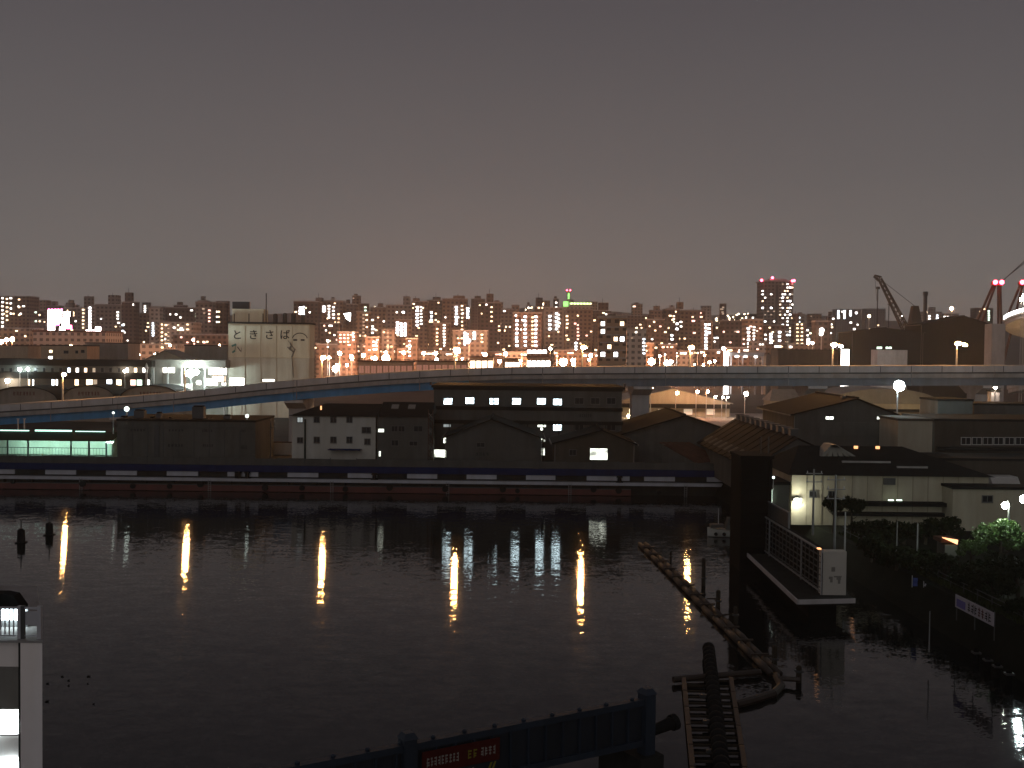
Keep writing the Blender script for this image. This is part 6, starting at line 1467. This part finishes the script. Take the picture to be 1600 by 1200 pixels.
MB().tube([(c.x - 1, D, 1.0), (c.x - 1, D, 3.4)], .06, 6).build('mast', M['galv'], bt); MB().box(c.x - 2, c.x - .4, D - .5, D + .5, 1.1, 1.5).build('hatch', M['dark_steel'], bt)
for k in range(4): MB().tube([(c.x - 1.5 + k, D - 1.1, .45), (c.x - 1.5 + k, D - 1.25, .45)], .22, 10).build('tyre_fender', M['rubber'], bt)
# channel buoys at left
for i, (x, yb, yt, ym, lab) in enumerate(((33, 848, 826, 812, 'left one of two near the left edge'), (77, 836, 816, 800, 'right one of two near the left edge'))):
    b = WZ(x, yb, 0); t = thing('channel_buoy', 'dark floating channel buoy with short mast, %s' % lab, 'buoy', (b.x, b.y, 0), 'channel buoys')
    zt = W(x, yt, b.y).z
    MB().tube([(b.x, b.y, -.4), (b.x, b.y, .1), (b.x, b.y, zt - .15), (b.x, b.y, zt)], [.36, .45, .4, .15], 10).build('body', M['rubber'], t, smooth=False)
    MB().tube([(b.x, b.y, zt), (b.x, b.y, W(x, ym, b.y).z)], .07, 6).build('mast', M['dark_steel'], t); MB().box(b.x - .5, b.x + .5, b.y - .5, b.y + .5, .02, .12).build('collar', M['rubber'], t)
rr = random.Random(9)
for i, (x, y) in enumerate(((97, 1057), (107, 1063), (107, 1071), (138, 1057), (137, 1068), (74, 1068), (73, 1096), (146, 1100))):
    b = WZ(x, y, .02); r_ = rr.uniform(.06, .11)
    o = MB().ball((b.x, b.y, .03), r_, 7, 4, .5).ball((b.x + r_ * 1.1, b.y, .06), r_ * .5, 6, 4, .7).build('driftwood', M['rubber'])
    tag(o, 'tiny dark scrap of driftwood floating on the water at lower left', 'driftwood', 'scraps floating at lower left')

# ------------------------------------------------------------------ right bank: lamps, tree, shrubs, poles, banners
BZ = 2.6
def foliage(c, r, n, seed, leaf, flat=.8, lobes=9):
    q = random.Random(seed); g = MB(); cs = []
    for _ in range(lobes):
        a, e_ = q.uniform(0, 6.28), q.uniform(-.5, 1.2); rr_ = q.uniform(.35, .78)
        cs.append((Vector((math.cos(a) * math.cos(e_), math.sin(a) * math.cos(e_), math.sin(e_) * flat)) * r * rr_, r * q.uniform(.28, .5)))
    for _ in range(n):
        o, s = q.choice(cs)
        d = Vector((q.gauss(0, 1), q.gauss(0, 1), q.gauss(0, 1))).normalized() * s * q.uniform(.6, 1.05)
        p = Vector(c) + o + Vector((d.x, d.y, d.z * flat))
        u = Vector((q.gauss(0, 1), q.gauss(0, 1), q.gauss(0, 1))).normalized(); v = u.cross(Vector((q.gauss(0, 1), q.gauss(0, 1), q.gauss(0, 1)))).normalized()
        k = leaf * q.uniform(.6, 1.3)
        g.quad(p - u * k, p - v * k * .45, p + u * k, p + v * k * .45)
    return g
def tree(name, label, x, y, D, r, n, seed, m, base=BZ, cat='tree', leaf=.2, flat=.8, group=None):
    c = W(x, y, D)
    if c.z - r * .5 < base: c.z = base + r * .55
    t = thing(name, label, cat, (c.x, D, base), group)
    g = MB(); q = random.Random(seed)
    g.tube([(c.x, D, base), (c.x + .1, D, (base + c.z) / 2), (c.x, D, c.z)], [.07 * r + .04, .05 * r + .03, .03 * r + .01], 7)
    for _ in range(5):
        a = q.uniform(0, 6.28); st = Vector((c.x, D, base + (c.z - base) * q.uniform(.45, .9)))
        g.tube([st, st + Vector((math.cos(a) * r * .35, math.sin(a) * r * .35, r * .2)), st + Vector((math.cos(a) * r * .6, math.sin(a) * r * .6, r * .5))], [.03 * r, .02 * r, .008 * r], 5)
    g.build('trunk', M['bark'], t)
    f = foliage(c, r, n, seed, leaf, flat)
    o = f.build('crown', M[m], t)
    return t
tree('lit_tree', 'bright green tree lit by the park lamp at the right edge', 1563, 838, 96, 2.6, 4200, 31, 'leaf', leaf=.17, flat=.75)
tree('lit_shrub', 'half-lit shrub at the lower left of the bright green tree', 1516, 858, 97, 1.4, 1200, 32, 'leaf', leaf=.15, flat=.75, cat='shrub')
SH = [(1345, 832, 112, 2.3, 'left end of the dark bank, below the cream building'), (1378, 835, 113, 2.2, 'second from the left end of the dark bank'), (1412, 838, 112, 2.1, 'behind the pale post on the dark bank'), (1446, 836, 112, 2.2, 'left of the amber-lit hut roof'),
      (1482, 826, 110, 2.1, 'behind the amber-lit hut roof'), (1360, 880, 102, 2.2, 'near water edge right of the white gate housing'), (1400, 895, 98, 2.0, 'in front of the blue streamer'), (1440, 880, 98, 2.0, 'right behind the blue streamer'),
      (1475, 895, 94, 2.1, 'below the amber-lit hut'), (1515, 905, 90, 2.1, 'directly behind the white banner'), (1550, 915, 87, 2.0, 'right behind the white banner end'), (1590, 900, 86, 2.2, 'below the bright green tree at the edge'),
      (1540, 880, 94, 1.7, 'under the bright green tree'), (1330, 790, 119, 1.6, 'against the cream wall, roundest'), (1302, 790, 119, 1.3, 'against the cream wall beside the floodlight'), (1595, 960, 80, 1.3, 'at the right edge beyond the banner')]
for i, (x, y, D, r, lab) in enumerate(SH):
    tree('dark_shrub', 'dark leafy shrub %s' % lab, x, y, D, r, 900, 40 + i, 'leaf_dark', cat='shrub', leaf=.24, flat=.7, group='dark shrubs on the right bank')
p = W(1570.5, 790, 96.8); post_lamp('glowing white park lamp above the bright green tree', p, BZ, 'park', r=.3, name='park_lamp', cat='street lamp', pole='dark_steel', arm=-.35, style='globe', shade=False)
p = W(1600, 780, 92.5); post_lamp('brighter white park lamp cut by the right photo edge', p, BZ, 'flood', r=.34, name='park_lamp', cat='street lamp', pole='dark_steel', arm=-.35, style='globe', shade=False)
utility_pole('tall utility pole rising left of the cream building floodlight', 1272, 733, 800, 117, 2, BZ)
utility_pole('tall utility pole behind the white gate housing', 1306, 742, 860, 104, 3, BZ)
utility_pole('bare thin pole right behind the white gate housing', 1321, 800, 870, 101, 0, BZ, 'galv', .09)
utility_pole('pale short pole among the dark shrubs, left of the amber-lit hut', 1434, 818, 850, 104, 0, BZ, 'grey_steel', .1)
utility_pole('pale short pole among the dark shrubs, left of its twin', 1402, 815, 850, 105, 0, BZ, 'grey_steel', .07)
b = WZ(1453, 984, BZ); utility_pole('pale thin post at the water edge below the blue streamer', 1453, 955, 985, b.y, 0, 1.0, 'grey_steel', .05)
D = 101
ht = thing('amber_hut', 'small hut with amber-lit roof edge among the dark shrubs', 'hut', (W(1486, 850, D).x, D, BZ))
a, b, c = W(1474, 841, D), W(1497, 844, D), W(1496, 851, D)
MB().box(a.x + .2, b.x, D + .1, D + 2, BZ, c.z - .05).build('wall', M['dark_wall'], ht)
MB().hexa([a, c, (c.x, D + .3, c.z), (a.x, D + .3, a.z), a + Vector((0, 0, .06)), b, (b.x, D + .3, b.z), (a.x, D + .3, a.z + .06)]).build('lit_fascia', E['amber'], ht)
MB().box(a.x - .1, b.x + .2, D + .31, D + 2.2, b.z - .3, b.z + .05).build('roof', M['reddish_roof'], ht)
# white banner on posts
wbn = thing('white_banner', 'white and violet banner with dark lettering along the right bank', 'banner', WZ(1524, 970, BZ + .3))
q0, q1 = WZ(1493, 948, 3.3), WZ(1553, 979, 3.3); dv = (q1 - q0); h0 = W(1493, 928, q0.y).z - 3.3
nn = Vector((-dv.y, dv.x, 0)).normalized() * -1; nn = nn if nn.y < 0 else -nn
def wp(s, z, n=0): return q0 + dv * s + Vector((0, 0, z)) + nn * n
def wbox(s0, s1, z0, z1, n0, n1, name, m): return MB().hexa([wp(s0, z0, n0), wp(s1, z0, n0), wp(s1, z0, n1), wp(s0, z0, n1), wp(s0, z1, n0), wp(s1, z1, n0), wp(s1, z1, n1), wp(s0, z1, n1)]).build(name, M[m], wbn)
wbox(0, 1, 0, h0, 0, .03, 'cloth', 'banner_white'); wbox(.04, .28, .12, h0 * .72, .032, .042, 'violet_print', 'banner_purple')
q = random.Random(7)
for k in range(7):
    s = .34 + .088 * k; g = MB()
    for j in range(3):
        z = .2 + j * h0 * .2 + .06 * q.random(); s0, s1 = s + .02 * q.random(), s + .05 + .02 * q.random()
        g.hexa([wp(s0, z, .032), wp(s1, z, .032), wp(s1, z, .042), wp(s0, z, .042), wp(s0, z + .09, .032), wp(s1, z + .09, .032), wp(s1, z + .09, .042), wp(s0, z + .09, .042)])
    s0 = s + q.choice((.01, .03, .05)); g.hexa([wp(s0, .14, .032), wp(s0 + .014, .14, .032), wp(s0 + .014, .14, .045), wp(s0, .14, .045), wp(s0, h0 * .85, .032), wp(s0 + .014, h0 * .85, .032), wp(s0 + .014, h0 * .85, .045), wp(s0, h0 * .85, .045)])
    g.build('lettering', M['ink_red' if k in (3, 4) else 'ink'], wbn)
for s in (.01, .5, .99): b = wp(s, 0, -.06); MB().tube([(b.x, b.y, BZ - .3), (b.x, b.y, 3.3 + h0 + .02)], .04, 6).build('post', M['dark_steel'], wbn)
D = 91
for i, (x, y0, y1, m_, lab) in enumerate(((1430, 903, 934, 'banner_blue', 'dark blue upright streamer on the right bank'), (1445, 912, 938, 'banner_white', 'pale upright streamer right of the blue one'))):
    t = thing('streamer', lab, 'streamer', (W(x, y1, D).x, D, BZ)); A = px_rect(x - 4 if i == 0 else x - 1, y0, x + 4 if i == 0 else x + 2, y1, D)
    MB().tube([(A[0] - .06, D + .03, BZ), (A[0] - .06, D + .03, A[3] + .2)], .035, 6).build('pole', M['galv'], t)
    g = MB()
    for k in range(6):
        z0, z1 = max(A[2], BZ + .1) + (A[3] - max(A[2], BZ + .1)) * k / 6, max(A[2], BZ + .1) + (A[3] - max(A[2], BZ + .1)) * (k + 1) / 6; w0, w1 = .06 * math.sin(k), .06 * math.sin(k + 1)
        g.hexa([(A[0], D + w0, z0), (A[1], D + w0, z0), (A[1], D + w0 + .02, z0), (A[0], D + w0 + .02, z0), (A[0], D + w1, z1), (A[1], D + w1, z1), (A[1], D + w1 + .02, z1), (A[0], D + w1 + .02, z1)])
    g.build('cloth', M[m_], t)
# kerb and guard rail along the right bank
kb = thing('bank_railing', 'low dark guard rail following the edge of the right bank', 'railing', (38.6, 80, BZ))
P0, P1 = Vector((38.9, 45, BZ)), Vector((36.2, 118, BZ)); n = 30
for k in range(n + 1):
    p = P0.lerp(P1, k / n); MB().beam(p, p + Vector((0, 0, .8)), .08).build('post', M['dark_steel'], kb)
MB().beam(P0 + Vector((0, 0, .82)), P1 + Vector((0, 0, .82)), .07).build('rail', M['dark_steel'], kb); MB().beam(P0 + Vector((0, 0, .45)), P1 + Vector((0, 0, .45)), .05).build('rail', M['dark_steel'], kb)
# rough grass along the bank edge
q = random.Random(12); g = MB()
for _ in range(7000):
    t_ = q.random(); y = 40 + 78 * t_; p = Vector((39.2 - (y - 45) * .037 + abs(q.gauss(0, 1.6)) - .9, y, BZ - .02)); a = q.uniform(0, 6.28); h = q.uniform(.15, .5)
    if p.x < 38.9 - (y - 20) * .037: p.z = max(.4, BZ - 1.4 * ((38.9 - (y - 20) * .037) - p.x))
    g.quad(p + Vector((math.cos(a) * .05, math.sin(a) * .05, 0)), p - Vector((math.cos(a) * .05, math.sin(a) * .05, 0)), p + Vector((q.gauss(0, .1), q.gauss(0, .1), h)))
tag(g.build('bank_grass', M['grass'], kind='stuff'), 'rough dark grass along the edge of the right bank', 'grass')

# ------------------------------------------------------------------ night haze
HAZE = 2.0e-4
if HAZE:
    hz = MB().box(-2600, 2600, -80, 3600, -3, 150).build('haze', None if False else bpy.data.materials.new('haze_air'), kind='stuff')
    hm = hz.data.materials[0]; hm.use_nodes = True; n = hm.node_tree.nodes; n.clear()
    o_ = n.new('ShaderNodeOutputMaterial'); v = n.new('ShaderNodeVolumePrincipled'); v.inputs['Density'].default_value = HAZE
    v.inputs['Color'].default_value = (0.92, 0.9, 0.9, 1); v.inputs['Anisotropy'].default_value = 0.6
    hm.node_tree.links.new(v.outputs[0], o_.inputs['Volume'])
    tag(hz, 'thin night haze over the harbour and city', 'haze')
